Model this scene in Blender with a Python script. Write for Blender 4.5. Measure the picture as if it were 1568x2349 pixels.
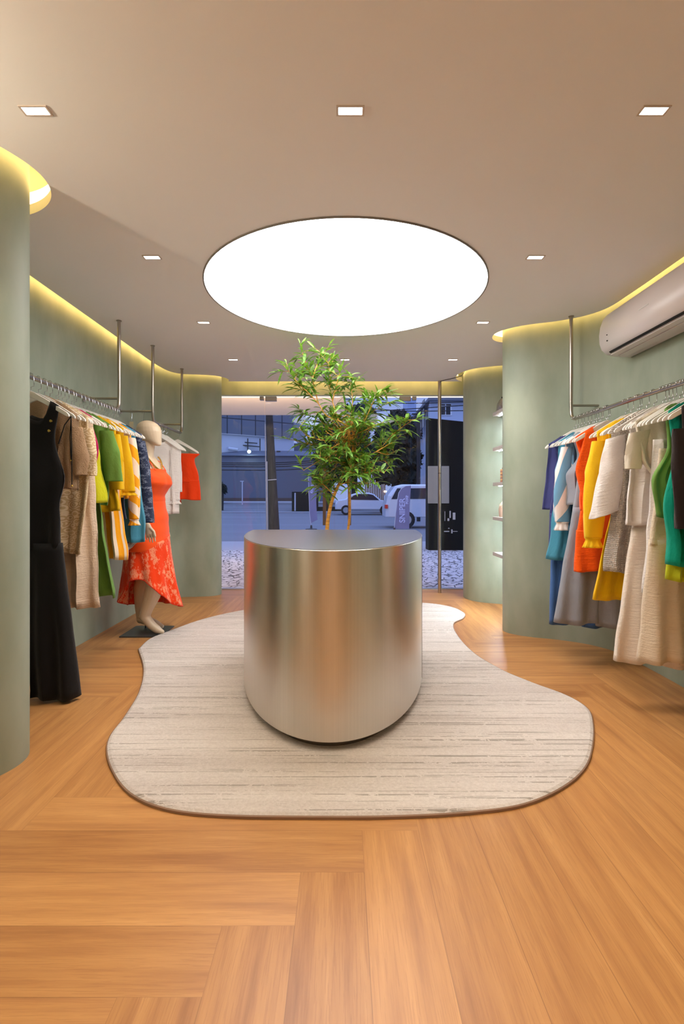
import bpy, bmesh, math, random
from mathutils import Vector, Matrix, noise
from mathutils.geometry import tessellate_polygon
R = random.Random(7)
PI = math.pi
S = bpy.context.scene
COL = S.collection
for o in list(bpy.data.objects): bpy.data.objects.remove(o)

# ------------------------------------------------------------------ camera, light, exposure
F = 1168.0            # focal length in pixels of the 1568 wide frame
HOR = 1140.0          # horizon row
CH = 1.15             # camera height
CEIL = 2.54
cam = bpy.data.cameras.new('camera'); cam.sensor_fit = 'HORIZONTAL'; cam.sensor_width = 36
cam.lens = F / 1568 * 36; cam.shift_y = -(1174.5 - HOR) / 1568; cam.clip_end = 400; cam.clip_start = .02
camo = bpy.data.objects.new('camera', cam); COL.objects.link(camo)
camo.location = (0, 0, CH); camo.rotation_euler = (PI / 2, 0, 0); S.camera = camo
S.view_settings.view_transform = 'Standard'; S.view_settings.look = 'None'
S.view_settings.gamma = 1; S.view_settings.use_curve_mapping = False
S.view_settings.exposure = 0.3
SKY = 1.0; DISC = 6.0; COVE = 9.0; SPOT = 9.0; SPOT_REAR = 17.0; CANOPY_FILL = 300.0; SCONCE = 50.0
w = bpy.data.worlds.new('dusk_sky'); S.world = w; w.use_nodes = True
nt = w.node_tree; nt.nodes.clear()
bg = nt.nodes.new('ShaderNodeBackground'); wo = nt.nodes.new('ShaderNodeOutputWorld')
tc = nt.nodes.new('ShaderNodeTexCoord'); sx = nt.nodes.new('ShaderNodeSeparateXYZ'); rp = nt.nodes.new('ShaderNodeValToRGB')
nt.links.new(tc.outputs['Generated'], sx.inputs[0]); nt.links.new(sx.outputs['Z'], rp.inputs[0])
rp.color_ramp.elements[0].position = 0.16; rp.color_ramp.elements[0].color = (.27, .34, .62, 1)
rp.color_ramp.elements[1].position = .9; rp.color_ramp.elements[1].color = (.75, 1.0, 1.95, 1)
nt.links.new(rp.outputs[0], bg.inputs[0]); bg.inputs[1].default_value = SKY
nt.links.new(bg.outputs[0], wo.inputs[0])

def P(x, y, Y): return Vector(((x - 784) * Y / F, Y, CH + (HOR - y) * Y / F))
def ZZ(y, Y): return CH + (HOR - y) * Y / F
def XX(x, Y): return (x - 784) * Y / F

# ------------------------------------------------------------------ materials
def srgb(r, g, b):
    f = lambda c: (c / 255 / 12.92) if c / 255 <= .04045 else ((c / 255 + .055) / 1.055) ** 2.4
    return (f(r), f(g), f(b), 1)
class NT:
    def __init__(s, name):
        s.m = bpy.data.materials.new(name); s.m.use_nodes = True; s.t = s.m.node_tree
        s.b = s.t.nodes['Principled BSDF']; s.o = s.t.nodes['Material Output']
    def n(s, k, **kw):
        x = s.t.nodes.new('ShaderNode' + k)
        for a, v in kw.items(): setattr(x, a, v)
        return x
    def l(s, a, b): s.t.links.new(a, b)
    def math(s, op, a, b=None, c=None):
        x = s.n('Math', operation=op)
        for i, v in enumerate((a, b, c)):
            if v is None: continue
            if hasattr(v, 'name'): s.l(v, x.inputs[i])
            else: x.inputs[i].default_value = v
        return x.outputs[0]
    def ramp(s, fac, *st):
        x = s.n('ValToRGB'); r = x.color_ramp
        while len(r.elements) < len(st): r.elements.new(.5)
        for e, (p, c) in zip(r.elements, st): e.position = p; e.color = c
        s.l(fac, x.inputs[0]); return x.outputs[0]
    def mix(s, fac, a, b, blend='MIX'):
        x = s.n('Mix', data_type='RGBA', blend_type=blend)
        for i, v in ((0, fac), (6, a), (7, b)):
            if hasattr(v, 'name'): s.l(v, x.inputs[i])
            else: x.inputs[i].default_value = v
        return x.outputs[2]
    def noise(s, scale, vec=None, detail=4, rough=.5):
        x = s.n('TexNoise'); x.inputs['Scale'].default_value = scale; x.inputs['Detail'].default_value = detail
        x.inputs['Roughness'].default_value = rough
        if vec is not None: s.l(vec, x.inputs['Vector'])
        return x.outputs[0]
    def bump(s, h, strength, dist=.01):
        x = s.n('Bump'); x.inputs['Strength'].default_value = strength; x.inputs['Distance'].default_value = dist
        s.l(h, x.inputs['Height']); s.l(x.outputs[0], s.b.inputs['Normal'])
    def mapv(s, vec, sc):
        x = s.n('Mapping'); x.inputs['Scale'].default_value = sc; s.l(vec, x.inputs[0]); return x.outputs[0]
    @property
    def pos(s): return s.n('NewGeometry').outputs['Position']
    @property
    def uv(s): return s.n('TexCoord').outputs['UV']
MC = {}
def plain(name, col, rough=.5, metal=0, spec=.5, **kw):
    if name in MC: return MC[name]
    a = NT(name); a.b.inputs['Base Color'].default_value = col; a.b.inputs['Roughness'].default_value = rough
    a.b.inputs['Metallic'].default_value = metal; a.b.inputs['Specular IOR Level'].default_value = spec
    for k, v in kw.items(): a.b.inputs[k].default_value = v
    MC[name] = a.m; return a.m
def emis(name, col, st):
    if name in MC: return MC[name]
    a = NT(name); a.b.inputs['Base Color'].default_value = (0, 0, 0, 1); a.b.inputs['Specular IOR Level'].default_value = 0
    a.b.inputs['Emission Color'].default_value = col
    a.b.inputs['Emission Strength'].default_value = st; MC[name] = a.m; return a.m

# sage green stucco
a = NT('sage_stucco'); n1 = a.noise(1.1, detail=6, rough=.6, vec=a.pos); n2 = a.noise(6, vec=a.mapv(a.pos, (1, 1, .45)), detail=8)
c = a.mix(a.math('MULTIPLY', n1, 1.0), srgb(140, 152, 134), srgb(170, 179, 161)); c = a.mix(.45, c, a.ramp(n2, (.3, srgb(134, 147, 128)), (.7, srgb(178, 185, 168))))
a.l(c, a.b.inputs['Base Color']); a.b.inputs['Roughness'].default_value = .55; a.bump(n2, .06, .01); SAGE = a.m
CEILM = plain('ceiling_paint', srgb(240, 238, 238), .9, spec=.1)
PLEN = plain('plenum_white', srgb(235, 225, 205), .9, spec=.1)
STEEL = plain('satin_steel', srgb(176, 168, 158), .28, 1)
CHROME = plain('chrome', srgb(205, 205, 212), .1, 1)
WHITEP = plain('white_lacquer', srgb(238, 234, 228), .35)
DARKG = plain('dark_metal', srgb(70, 68, 66), .4, .6)
# brushed counter steel
a = NT('brushed_steel'); br = a.noise(60, vec=a.mapv(a.pos, (2, 2, .004)), detail=3)
a.b.inputs['Metallic'].default_value = 1
a.l(a.mix(br, srgb(216, 210, 202), srgb(230, 224, 216)), a.b.inputs['Base Color'])
a.b.inputs['Roughness'].default_value = .34
a.b.inputs['Anisotropic'].default_value = .8; a.b.inputs['Anisotropic Rotation'].default_value = 0.25
tg = a.n('Tangent', direction_type='RADIAL', axis='Z'); a.l(tg.outputs[0], a.b.inputs['Tangent']); BRUSH = a.m
a = NT('counter_top_steel'); br = a.noise(40, vec=a.mapv(a.pos, (8, .6, 1)), detail=5)
a.b.inputs['Metallic'].default_value = 1; a.l(a.mix(br, srgb(168, 166, 172), srgb(180, 178, 182)), a.b.inputs['Base Color']); a.b.inputs['Roughness'].default_value = .3; TOPM = a.m
# wood planks: UV.x along the plank in metres, UV.y across, attribute 'tone' per plank
a = NT('oak_planks'); at = a.n('Attribute', attribute_name='tone'); sep = a.n('SeparateXYZ'); a.l(a.uv, sep.inputs[0])
off = a.n('CombineXYZ'); a.l(a.math('MULTIPLY', at.outputs['Fac'], 37.), off.inputs[0]); a.l(a.math('MULTIPLY', at.outputs['Fac'], 91.), off.inputs[1])
va = a.n('VectorMath', operation='ADD'); a.l(a.mapv(a.uv, (.8, 11, 1)), va.inputs[0]); a.l(off.outputs[0], va.inputs[1])
n1 = a.noise(1.5, va.outputs[0], 6, .62); va2 = a.n('VectorMath', operation='ADD'); a.l(a.mapv(a.uv, (4, 120, 1)), va2.inputs[0]); a.l(off.outputs[0], va2.inputs[1])
n2 = a.noise(2.0, va2.outputs[0], 4)
c = a.ramp(n1, (.25, srgb(126, 78, 42)), (.4, srgb(168, 114, 66)), (.52, srgb(190, 136, 80)), (.62, srgb(202, 148, 90)), (.78, srgb(224, 174, 112)))
c = a.mix(a.math('MULTIPLY', a.math('GREATER_THAN', n2, .56), .34), c, srgb(150, 96, 54))
c = a.mix(.35, c, a.mix(at.outputs['Fac'], srgb(162, 110, 64), srgb(208, 152, 94)))
edge = a.math('SUBTRACT', .0975, a.math('ABSOLUTE', a.math('SUBTRACT', sep.outputs[1], .0975)))
c = a.mix(a.math('MULTIPLY', a.math('LESS_THAN', edge, .0012), .4), c, srgb(110, 66, 34))
a.l(c, a.b.inputs['Base Color']); a.b.inputs['Roughness'].default_value = .36; a.b.inputs['Specular IOR Level'].default_value = .45; a.bump(n2, .05, .003); WOOD = a.m
# rug
a = NT('pile_rug'); g = a.noise(90, a.pos, 3, .7); st = a.noise(1.0, a.mapv(a.pos, (.8, 55, 1)), 5, .7); st2 = a.noise(1, a.mapv(a.pos, (.5, 9, 1)), 3)
br2 = a.noise(14, a.pos, 4, .8)
c = a.ramp(a.math('ADD', a.math('MULTIPLY', g, .5), a.math('MULTIPLY', st2, .5)), (.3, srgb(190, 178, 172)), (.7, srgb(226, 218, 212)))
ln = a.math('MULTIPLY', a.math('GREATER_THAN', st, .575), a.math('GREATER_THAN', br2, .44))
c = a.mix(a.math('MULTIPLY', ln, .65), c, srgb(128, 118, 108))
a.l(c, a.b.inputs['Base Color']); a.b.inputs['Roughness'].default_value = 1; a.b.inputs['Specular IOR Level'].default_value = 0; a.b.inputs['Sheen Weight'].default_value = .2
a.bump(a.math('ADD', g, a.math('MULTIPLY', ln, -1)), .5, .008); RUG = a.m
# glass: thin, clear
a = NT('clear_glass'); tr = a.n('BsdfTransparent'); gl = a.n('BsdfGlossy'); gl.inputs['Roughness'].default_value = 0; fr = a.n('Fresnel'); fr.inputs[0].default_value = 1.5
tr.inputs[0].default_value = (.95, .97, 1, 1); mx = a.n('MixShader'); a.l(a.math('MULTIPLY', fr.outputs[0], .6), mx.inputs[0]); a.l(tr.outputs[0], mx.inputs[1]); a.l(gl.outputs[0], mx.inputs[2]); a.l(mx.outputs[0], a.o.inputs[0]); GLASS = a.m

def fabric(name, col, kind='plain', col2=None, rough=.85, wr=.35):
    if name in MC: return MC[name]
    a = NT(name); uv = a.uv; b = a.b
    wrk = a.noise(9, a.mapv(uv, (1.2, .5, 1)), 5, .6); fine = a.noise(420, uv, 2)
    c = col
    if kind == 'plain':
        h = a.math('ADD', wrk, a.math('MULTIPLY', fine, .06))
    elif kind == 'linen':
        cr = a.noise(55, a.mapv(uv, (.35, 1.6, 1)), 5, .7); h = a.math('ADD', wrk, a.math('MULTIPLY', cr, .5)); wr = .5
    elif kind == 'terry':
        f2 = a.noise(150, uv, 3, .8); h = a.math('ADD', a.math('MULTIPLY', wrk, .5), f2); wr = .8
        c = a.mix(f2, col, col2)
    elif kind == 'knit':
        wv = a.n('TexWave', bands_direction='Y'); wv.inputs['Scale'].default_value = 28; wv.inputs['Distortion'].default_value = .6; wv.inputs['Detail Scale'].default_value = 3; a.l(uv, wv.inputs[0])
        wv2 = a.n('TexWave', bands_direction='X'); wv2.inputs['Scale'].default_value = 40; a.l(uv, wv2.inputs[0])
        pr = a.math('MULTIPLY', wv.outputs[1], wv2.outputs[1]); h = a.math('ADD', a.math('MULTIPLY', wrk, .7), pr); wr = .6; c = a.mix(pr, col2, col)
    elif kind == 'lace':
        vo = a.n('TexVoronoi', feature='DISTANCE_TO_EDGE'); vo.inputs['Scale'].default_value = 28; a.l(uv, vo.inputs[0])
        v2 = a.n('TexVoronoi'); v2.inputs['Scale'].default_value = 28; a.l(uv, v2.inputs[0])
        rings = a.math('SINE', a.math('MULTIPLY', v2.outputs[0], 22)); pr = a.math('GREATER_THAN', rings, .1)
        c = a.mix(pr, col, col2); h = a.math('ADD', a.math('MULTIPLY', wrk, .5), pr); wr = .5
    elif kind == 'diag':
        wv = a.n('TexWave', bands_direction='DIAGONAL'); wv.inputs['Scale'].default_value = 3.6; wv.inputs['Distortion'].default_value = 4; wv.inputs['Detail Scale'].default_value = .7; wv.inputs['Detail'].default_value = 0; a.l(uv, wv.inputs[0])
        c = a.mix(a.math('GREATER_THAN', wv.outputs[1], .5), col, col2); h = wrk
    elif kind == 'steep':
        wv = a.n('TexWave', bands_direction='DIAGONAL'); wv.inputs['Scale'].default_value = 3.4; wv.inputs['Distortion'].default_value = 3; wv.inputs['Detail'].default_value = 0; wv.inputs['Detail Scale'].default_value = .8; a.l(a.mapv(uv, (1.2, .42, 1)), wv.inputs[0])
        c = a.mix(a.math('GREATER_THAN', wv.outputs[1], .5), col, col2); h = wrk
    elif kind == 'vert':
        wv = a.n('TexWave', bands_direction='X'); wv.inputs['Scale'].default_value = 4.6; wv.inputs['Distortion'].default_value = 2.5; wv.inputs['Detail'].default_value = 0; wv.inputs['Detail Scale'].default_value = .5; a.l(a.mapv(uv, (1, .25, 1)), wv.inputs[0])
        c = a.mix(a.math('GREATER_THAN', wv.outputs[1], .5), col, col2); h = wrk
    elif kind == 'print':
        n3 = a.noise(26, uv, 8, .8); n4 = a.noise(160, uv, 2); th = a.math('MULTIPLY', a.math('GREATER_THAN', n3, .54), a.math('GREATER_THAN', n4, .42))
        c = a.mix(th, col, col2); h = wrk
    elif kind == 'coral':
        n3 = a.noise(9, a.mapv(uv, (1.3, .6, 1)), 8, .8); n4 = a.noise(150, uv, 2); th = a.math('MULTIPLY', a.math('GREATER_THAN', n3, .52), a.math('GREATER_THAN', n4, .40))
        c = a.mix(th, col, col2); h = wrk
    if hasattr(c, 'name'): a.l(c, b.inputs['Base Color'])
    else: b.inputs['Base Color'].default_value = c
    b.inputs['Roughness'].default_value = rough; b.inputs['Specular IOR Level'].default_value = .2; b.inputs['Sheen Weight'].default_value = .15
    a.bump(h, min(1, wr * 1.4), .022); MC[name] = a.m; return a.m

# ------------------------------------------------------------------ mesh helpers
class MB:
    def __init__(s): s.v = []; s.f = []; s.uv = []; s.attr = []
    def add(s, vs, fs, uvs=None):
        b = len(s.v); s.v += [Vector(v) for v in vs]
        for i, f in enumerate(fs):
            s.f.append([b + k for k in f]); s.uv.append(uvs[i] if uvs else None)
        return s
    def box(s, x0, y0, z0, x1, y1, z1):
        v = [(x0, y0, z0), (x1, y0, z0), (x1, y1, z0), (x0, y1, z0), (x0, y0, z1), (x1, y0, z1), (x1, y1, z1), (x0, y1, z1)]
        return s.add(v, [(0, 3, 2, 1), (4, 5, 6, 7), (0, 1, 5, 4), (1, 2, 6, 5), (2, 3, 7, 6), (3, 0, 4, 7)])
    def obox(s, c, ax, ay, az):
        c, ax, ay, az = map(Vector, (c, ax, ay, az)); v = []
        for dz in (-1, 1):
            for dx, dy in ((-1, -1), (1, -1), (1, 1), (-1, 1)): v.append(c + ax * dx + ay * dy + az * dz)
        return s.add(v, [(0, 3, 2, 1), (4, 5, 6, 7), (0, 1, 5, 4), (1, 2, 6, 5), (2, 3, 7, 6), (3, 0, 4, 7)])
    def loft(s, rings, closed=True, cap0=False, cap1=False, uv=None):
        b = len(s.v); n = len(rings[0])
        for r in rings: s.v += [Vector(p) for p in r]
        for i in range(len(rings) - 1):
            for j in range(n if closed else n - 1):
                k = (j + 1) % n
                s.f.append([b + i * n + j, b + i * n + k, b + (i + 1) * n + k, b + (i + 1) * n + j])
                s.uv.append([uv[i][j], uv[i][j + 1], uv[i + 1][j + 1], uv[i + 1][j]] if uv else None)
        if cap0: s.f.append([b + j for j in range(n)][::-1]); s.uv.append(None)
        if cap1: s.f.append([b + (len(rings) - 1) * n + j for j in range(n)]); s.uv.append(None)
        return s
    def tube(s, pts, r, n=8, cap=True, flat=None):
        pts = [Vector(p) for p in pts]; rs = r if isinstance(r, (list, tuple)) else [r] * len(pts)
        rings = []; up = None
        for i, p in enumerate(pts):
            t = (pts[min(i + 1, len(pts) - 1)] - pts[max(i - 1, 0)]).normalized()
            if up is None:
                up = Vector((0, 0, 1)) if abs(t.z) < .9 else Vector((0, 1, 0))
            a_ = t.cross(up).normalized(); up = a_.cross(t).normalized(); 
            rings.append([p + (a_ * math.cos(2 * PI * k / n) + up * math.sin(2 * PI * k / n) * (flat or 1)) * rs[i] for k in range(n)])
        return s.loft(rings, True, cap, cap)
    def lathe(s, c, prof, n=24, cap=True):
        rings = [[(c[0] + r * math.cos(2 * PI * k / n), c[1] + r * math.sin(2 * PI * k / n), c[2] + z) for k in range(n)] for r, z in prof]
        return s.loft(rings, True, cap, cap)
    def ball(s, c, rx, ry=None, rz=None, n=12, m=8):
        ry = ry or rx; rz = rz or rx; rings = []
        for i in range(1, m):
            t = PI * i / m; rings.append([(c[0] + rx * math.sin(t) * math.cos(2 * PI * k / n), c[1] + ry * math.sin(t) * math.sin(2 * PI * k / n), c[2] + rz * math.cos(t)) for k in range(n)])
        return s.loft(rings[::-1], True, True, True)
def tag(o, label=None, cat=None, group=None, kind=None):
    if label: o['label'] = label
    if cat: o['category'] = cat
    if group: o['group'] = group
    if kind: o['kind'] = kind
    return o
def build(name, mb, mat, parent=None, smooth=False, bevel=0, solid=0, sub=0):
    org = Vector((0, 0, 0)); q = parent
    while q is not None: org = org + q.location; q = q.parent
    me = bpy.data.meshes.new(name); me.from_pydata([v - org for v in mb.v], [], mb.f)
    if any(u is not None for u in mb.uv):
        ul = me.uv_layers.new(name='UVMap')
        for p, u in zip(me.polygons, mb.uv):
            if u:
                for li, c in zip(p.loop_indices, u): ul.data[li].uv = c
    me.materials.append(mat); me.update()
    bm = bmesh.new(); bm.from_mesh(me); 
    if not mb.attr: bmesh.ops.recalc_face_normals(bm, faces=bm.faces)
    bm.to_mesh(me); bm.free()
    if smooth:
        me.polygons.foreach_set('use_smooth', [True] * len(me.polygons))
        try: me.set_sharp_from_angle(angle=math.radians(50))
        except Exception: pass
    o = bpy.data.objects.new(name, me); COL.objects.link(o)
    if parent: o.parent = parent
    if bevel: m = o.modifiers.new('b', 'BEVEL'); m.width = bevel; m.segments = 3; m.limit_method = 'ANGLE'; m.angle_limit = math.radians(40)
    if solid: m = o.modifiers.new('s', 'SOLIDIFY'); m.thickness = solid; m.offset = 0
    if sub: m = o.modifiers.new('u', 'SUBSURF'); m.levels = sub; m.render_levels = sub
    return o
def empty(name, loc, label=None, cat=None, group=None, kind=None, parent=None):
    o = bpy.data.objects.new(name, None); COL.objects.link(o); o.location = loc; o.empty_display_size = .05
    if parent: o.parent = parent
    return tag(o, label, cat, group, kind)
def spline(pts, m=8):
    pts = [Vector(p) for p in pts]; out = []
    for i in range(len(pts) - 1):
        p0 = pts[max(i - 1, 0)]; p1 = pts[i]; p2 = pts[i + 1]; p3 = pts[min(i + 2, len(pts) - 1)]
        # centripetal-ish: scale tangents by segment length
        d = (p2 - p1).length; t1 = (p2 - p0); t2 = (p3 - p1)
        t1 = t1.normalized() * d if t1.length else t1; t2 = t2.normalized() * d if t2.length else t2
        for k in range(m):
            t = k / m; h1 = 2 * t**3 - 3 * t * t + 1; h2 = t**3 - 2 * t * t + t; h3 = -2 * t**3 + 3 * t * t; h4 = t**3 - t * t
            out.append(p1 * h1 + t1 * h2 + p2 * h3 + t2 * h4)
    out.append(pts[-1]); return out
def lerp(a, b, t): return a + (b - a) * t
def interp(tab, t):
    if t <= tab[0][0]: return tab[0][1:]
    for p, q in zip(tab, tab[1:]):
        if t <= q[0]:
            k = (t - p[0]) / (q[0] - p[0]); k = k * k * (3 - 2 * k) if len(tab) > 2 else k
            return tuple(lerp(x, y, k) for x, y in zip(p[1:], q[1:]))
    return tab[-1][1:]

# ------------------------------------------------------------------ room shell
REAR = -2.6; GY = 6.35
LP = spline([(-2.04, REAR, 0), (-2.04, 1.1, 0), (-1.98, 1.45, 0), (-1.75, 1.75, 0), (-1.52, 1.93, 0), (-1.41, 2.1, 0), (-1.385, 2.22, 0), (-1.43, 2.33, 0), (-1.55, 2.42, 0), (-1.75, 2.47, 0), (-1.96, 2.52, 0), (-2.03, 2.65, 0), (-2.04, 2.9, 0), (-2.04, 4.0, 0), (-2.04, 5.1, 0), (-2.03, 5.4, 0), (-1.98, 5.68, 0), (-1.85, 5.83, 0), (-1.65, 5.87, 0), (-1.5, 5.91, 0), (-1.432, 6.0, 0), (-1.44, 6.08, 0), (-1.54, 6.18, 0), (-1.66, 6.28, 0), (-1.72, 6.5, 0)])
RP = spline([(2.06, REAR, 0), (2.06, 3.0, 0), (2.055, 3.5, 0), (2.03, 3.78, 0), (1.92, 3.97, 0), (1.74, 4.1, 0), (1.55, 4.18, 0), (1.43, 4.27, 0), (1.385, 4.37, 0), (1.43, 4.48, 0), (1.6, 4.53, 0), (1.78, 4.58, 0), (1.86, 4.72, 0), (1.88, 5.0, 0), (1.87, 5.25, 0), (1.8, 5.42, 0), (1.63, 5.5, 0), (1.49, 5.58, 0), (1.41, 5.72, 0), (1.40, 5.87, 0), (1.44, 6.0, 0), (1.56, 6.12, 0), (1.66, 6.25, 0), (1.7, 6.5, 0)])
def wall(name, path, side):
    mb = MB(); rings = []
    for z in (0, .6, 1.2, 1.8, 2.4, 2.82): rings.append([(p.x, p.y, z) for p in path])
    mb.loft(rings, closed=False)
    o = build(name, mb, SAGE, smooth=False, solid=0); o.data.polygons.foreach_set('use_smooth', [True] * len(o.data.polygons)); return tag(o, kind='structure')
wall('wall_left', LP, -1); wall('wall_right', RP, 1)
tag(build('wall_rear', MB().box(-2.05, REAR - .1, 0, 2.07, REAR, 2.82), plain('cream_plaster', srgb(232, 216, 188), .7)), kind='structure')
LZ = 2.41
tag(build('wall_front', MB().box(-1.75, GY - .05, LZ, 1.75, GY + .1, 2.82), SAGE), kind='structure')
def offset(path, d):
    out = []
    for i, p in enumerate(path):
        t = (path[min(i + 1, len(path) - 1)] - path[max(i - 1, 0)]).normalized(); out.append(p + Vector((t.y, -t.x, 0)) * d)
    return out
OFF = .085
# keep only offset points that stay away from the wall (no self crossings in tight hollows)
def clean(off, path, d): return [q for q in off if min((q - p).length for p in path) > d * .96]
LO = [p for p in clean(offset(LP, OFF), LP, OFF) if p.y < 6.13]; RO = [p for p in clean(offset(RP, -OFF), RP, OFF) if p.y < 6.13]
poly = [Vector((p.x, p.y, 0)) for p in LO] + [Vector((p.x, p.y, 0)) for p in RO[::-1]]
mb = MB(); n = len(poly); tris = tessellate_polygon([poly])
for z, fl in ((CEIL, 0), (CEIL + .05, 1)): mb.add([(p.x, p.y, z) for p in poly], [tuple(t) for t in tris])
mb.add([(p.x, p.y, CEIL) for p in poly] + [(p.x, p.y, CEIL + .05) for p in poly], [(i, (i + 1) % n, n + (i + 1) % n, n + i) for i in range(n)])
tag(build('ceiling', mb, CEILM), kind='structure')
tag(build('trim_1', MB().box(-2.2, REAR - .1, 2.82, 2.2, 6.5, 2.86), PLEN), kind='structure')   # slab over the light cove
# cove light strips lying above the dropped ceiling, along its edge
WARM = (1.0, .63, .22, 1)
def cove(path, label):
    q = offset(path, 0); rings = [[], []]
    mb = MB(); mb.loft([[(p.x, p.y, CEIL + .052) for p in path], [(p.x, p.y, CEIL + .125) for p in path]], closed=False)
    return tag(build('light_strip', mb, emis('cove_led', WARM, COVE)), label, 'light strip', 'cove light strips')
cove([p for p in clean(offset(LP, OFF + .02), LP, OFF + .02) if p.y < 6.12], 'warm light strip hidden in the ceiling cove above the left wall')
cove([p for p in clean(offset(RP, -OFF - .02), RP, OFF + .02) if p.y < 6.12], 'warm light strip hidden in the ceiling cove above the right wall')
cove([Vector((-1.3 + 2.6 * i / 10, 6.124, 0)) for i in range(11)], 'warm light strip hidden in the ceiling cove above the shop window')

# floor: herringbone planks
me_v, me_f, me_uv, me_t = [], [], [], []
W = .195; N = 7; X0 = .068; FX0, FX1, FY0, FY1 = -2.2, 2.2, -2.7, GY + .05
def plank(x0, y0, x1, y1, along_x, tone):
    ax0, ay0, ax1, ay1 = max(x0, FX0), max(y0, FY0), min(x1, FX1), min(y1, FY1)
    if ax1 <= ax0 + 1e-5 or ay1 <= ay0 + 1e-5: return
    b = len(me_v); me_v.extend([(ax0, ay0, 0), (ax1, ay0, 0), (ax1, ay1, 0), (ax0, ay1, 0)]); me_f.append((b, b + 1, b + 2, b + 3))
    me_uv.append([((x - x0, y - y0) if along_x else (y - y0, x - x0)) for x, y in ((ax0, ay0), (ax1, ay0), (ax1, ay1), (ax0, ay1))]); me_t.append(tone)
for j in range(-20, 40):
    for k in range(-4, 5):
        xr = X0 + (j - 8 + 2 * N * k) * W; plank(xr - N * W, j * W, xr, (j + 1) * W, True, R.random())
for i in range(-20, 40):
    for k in range(-4, 5):   # column i spans X0+(i-8)W ; vertical where 0 <= i-j-2Nk < N
        x0 = X0 + (i - 8) * W; top = (i - 2 * N * k + 1) * W; plank(x0, top - N * W, x0 + W, top, False, R.random())
me = bpy.data.meshes.new('floor'); me.from_pydata(me_v, [], me_f); ul = me.uv_layers.new(name='UVMap'); at = me.attributes.new('tone', 'FLOAT', 'FACE')
for p, u, t in zip(me.polygons, me_uv, me_t):
    at.data[p.index].value = t
    for li, c in zip(p.loop_indices, u): ul.data[li].uv = c
me.materials.append(WOOD); fl = bpy.data.objects.new('floor', me); COL.objects.link(fl); tag(fl, kind='structure')
tag(build('trim_2', MB().box(-1.75, GY - .03, 0, 1.75, GY + .06, .012), plain('threshold_metal', srgb(190, 192, 200), .35, .7)), kind='structure')

# ------------------------------------------------------------------ shop window
alu = plain('aluminium', srgb(165, 160, 155), .35, .9)
def pane(n_, x0, x1, door=False):
    nm = ('door_%d' if door else 'window_%d') % n_
    r = empty(nm, (x0, GY, 0), kind='structure')
    build('glass_pane', MB().box(x0, GY - .005, .015, x1, GY + .005, LZ - .01), GLASS, r)
    return r
DX0, DXM, DX1 = XX(607, GY), XX(771, GY), XX(943, GY)
w1 = pane(1, -1.72, DX0 - .006); d1 = pane(1, DX0 + .006, DXM - .004, True); d2 = pane(2, DXM + .004, DX1 - .006, True); w2 = pane(2, DX1 + .006, 1.7)
for d, hx in ((d1, DX0), (d2, DX1)):
    s_ = 1 if d is d1 else -1
    build('hinge', MB().box(hx + s_ * .01, GY - .03, LZ - .065, hx + s_ * .15, GY + .03, LZ - .012), alu, d, bevel=.004)
    build('hinge', MB().box(hx - s_ * .06, GY - .03, LZ - .055, hx - s_ * .01, GY + .03, LZ - .012), alu, d, bevel=.004)
hm = plain('door_pull_metal', srgb(120, 100, 88), .35, .8)
for d, hx in ((d1, XX(744, GY)), (d2, XX(801, GY))):
    m = MB().box(hx - .02, GY - .06, .8, hx + .02, GY - .045, 1.62)
    for z in (.86, 1.56): m.box(hx - .008, GY - .046, z - .008, hx + .008, GY - .004, z + .008)
    build('handle', m, hm, d, bevel=.003)
tag(build('light_strip', MB().box(-1.7, GY + .03, LZ - .012, 1.66, GY + .045, LZ - .002), emis('head_led', (1, .82, .66, 1), 1.6)), 'thin bright light line running along the top of the shop window', 'light strip')

# ------------------------------------------------------------------ round light + downlights
cx, cy, cr = .024, 3.45, .926
r = empty('round_ceiling_light', (cx, cy, CEIL), 'large round glowing stretched-fabric light panel in the middle of the ceiling', 'ceiling light')
mb = MB(); nn = 96
mb.add([(cx + cr * math.cos(2 * PI * k / nn), cy + cr * math.sin(2 * PI * k / nn), CEIL - .004) for k in range(nn)], [tuple(range(nn))[::-1]])
build('diffuser', mb, emis('round_panel', (1, .985, .97, 1), DISC), r)
mb = MB(); prof = [(cr, -.001), (cr, -.008), (cr + .008, -.008), (cr + .008, -.001)]
mb.loft([[(cx + q * math.cos(2 * PI * k / nn), cy + q * math.sin(2 * PI * k / nn), CEIL + z) for k in range(nn)] for q, z in prof + prof[:1]])
build('rim', mb, plain('rim_grey', srgb(120, 112, 104), .6), r, smooth=True)
names = {-1.1: 'left', .03: 'middle', 1.12: 'right'}; rows = {.7: 'above the camera', -.45: 'behind the camera', -2.1: 'at the back of the shop', 1.83: 'nearest the camera', 2.95: 'beside the round panel', 4.05: 'beyond the round panel', 5.15: 'closest to the shop window'}
proto = None
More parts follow.
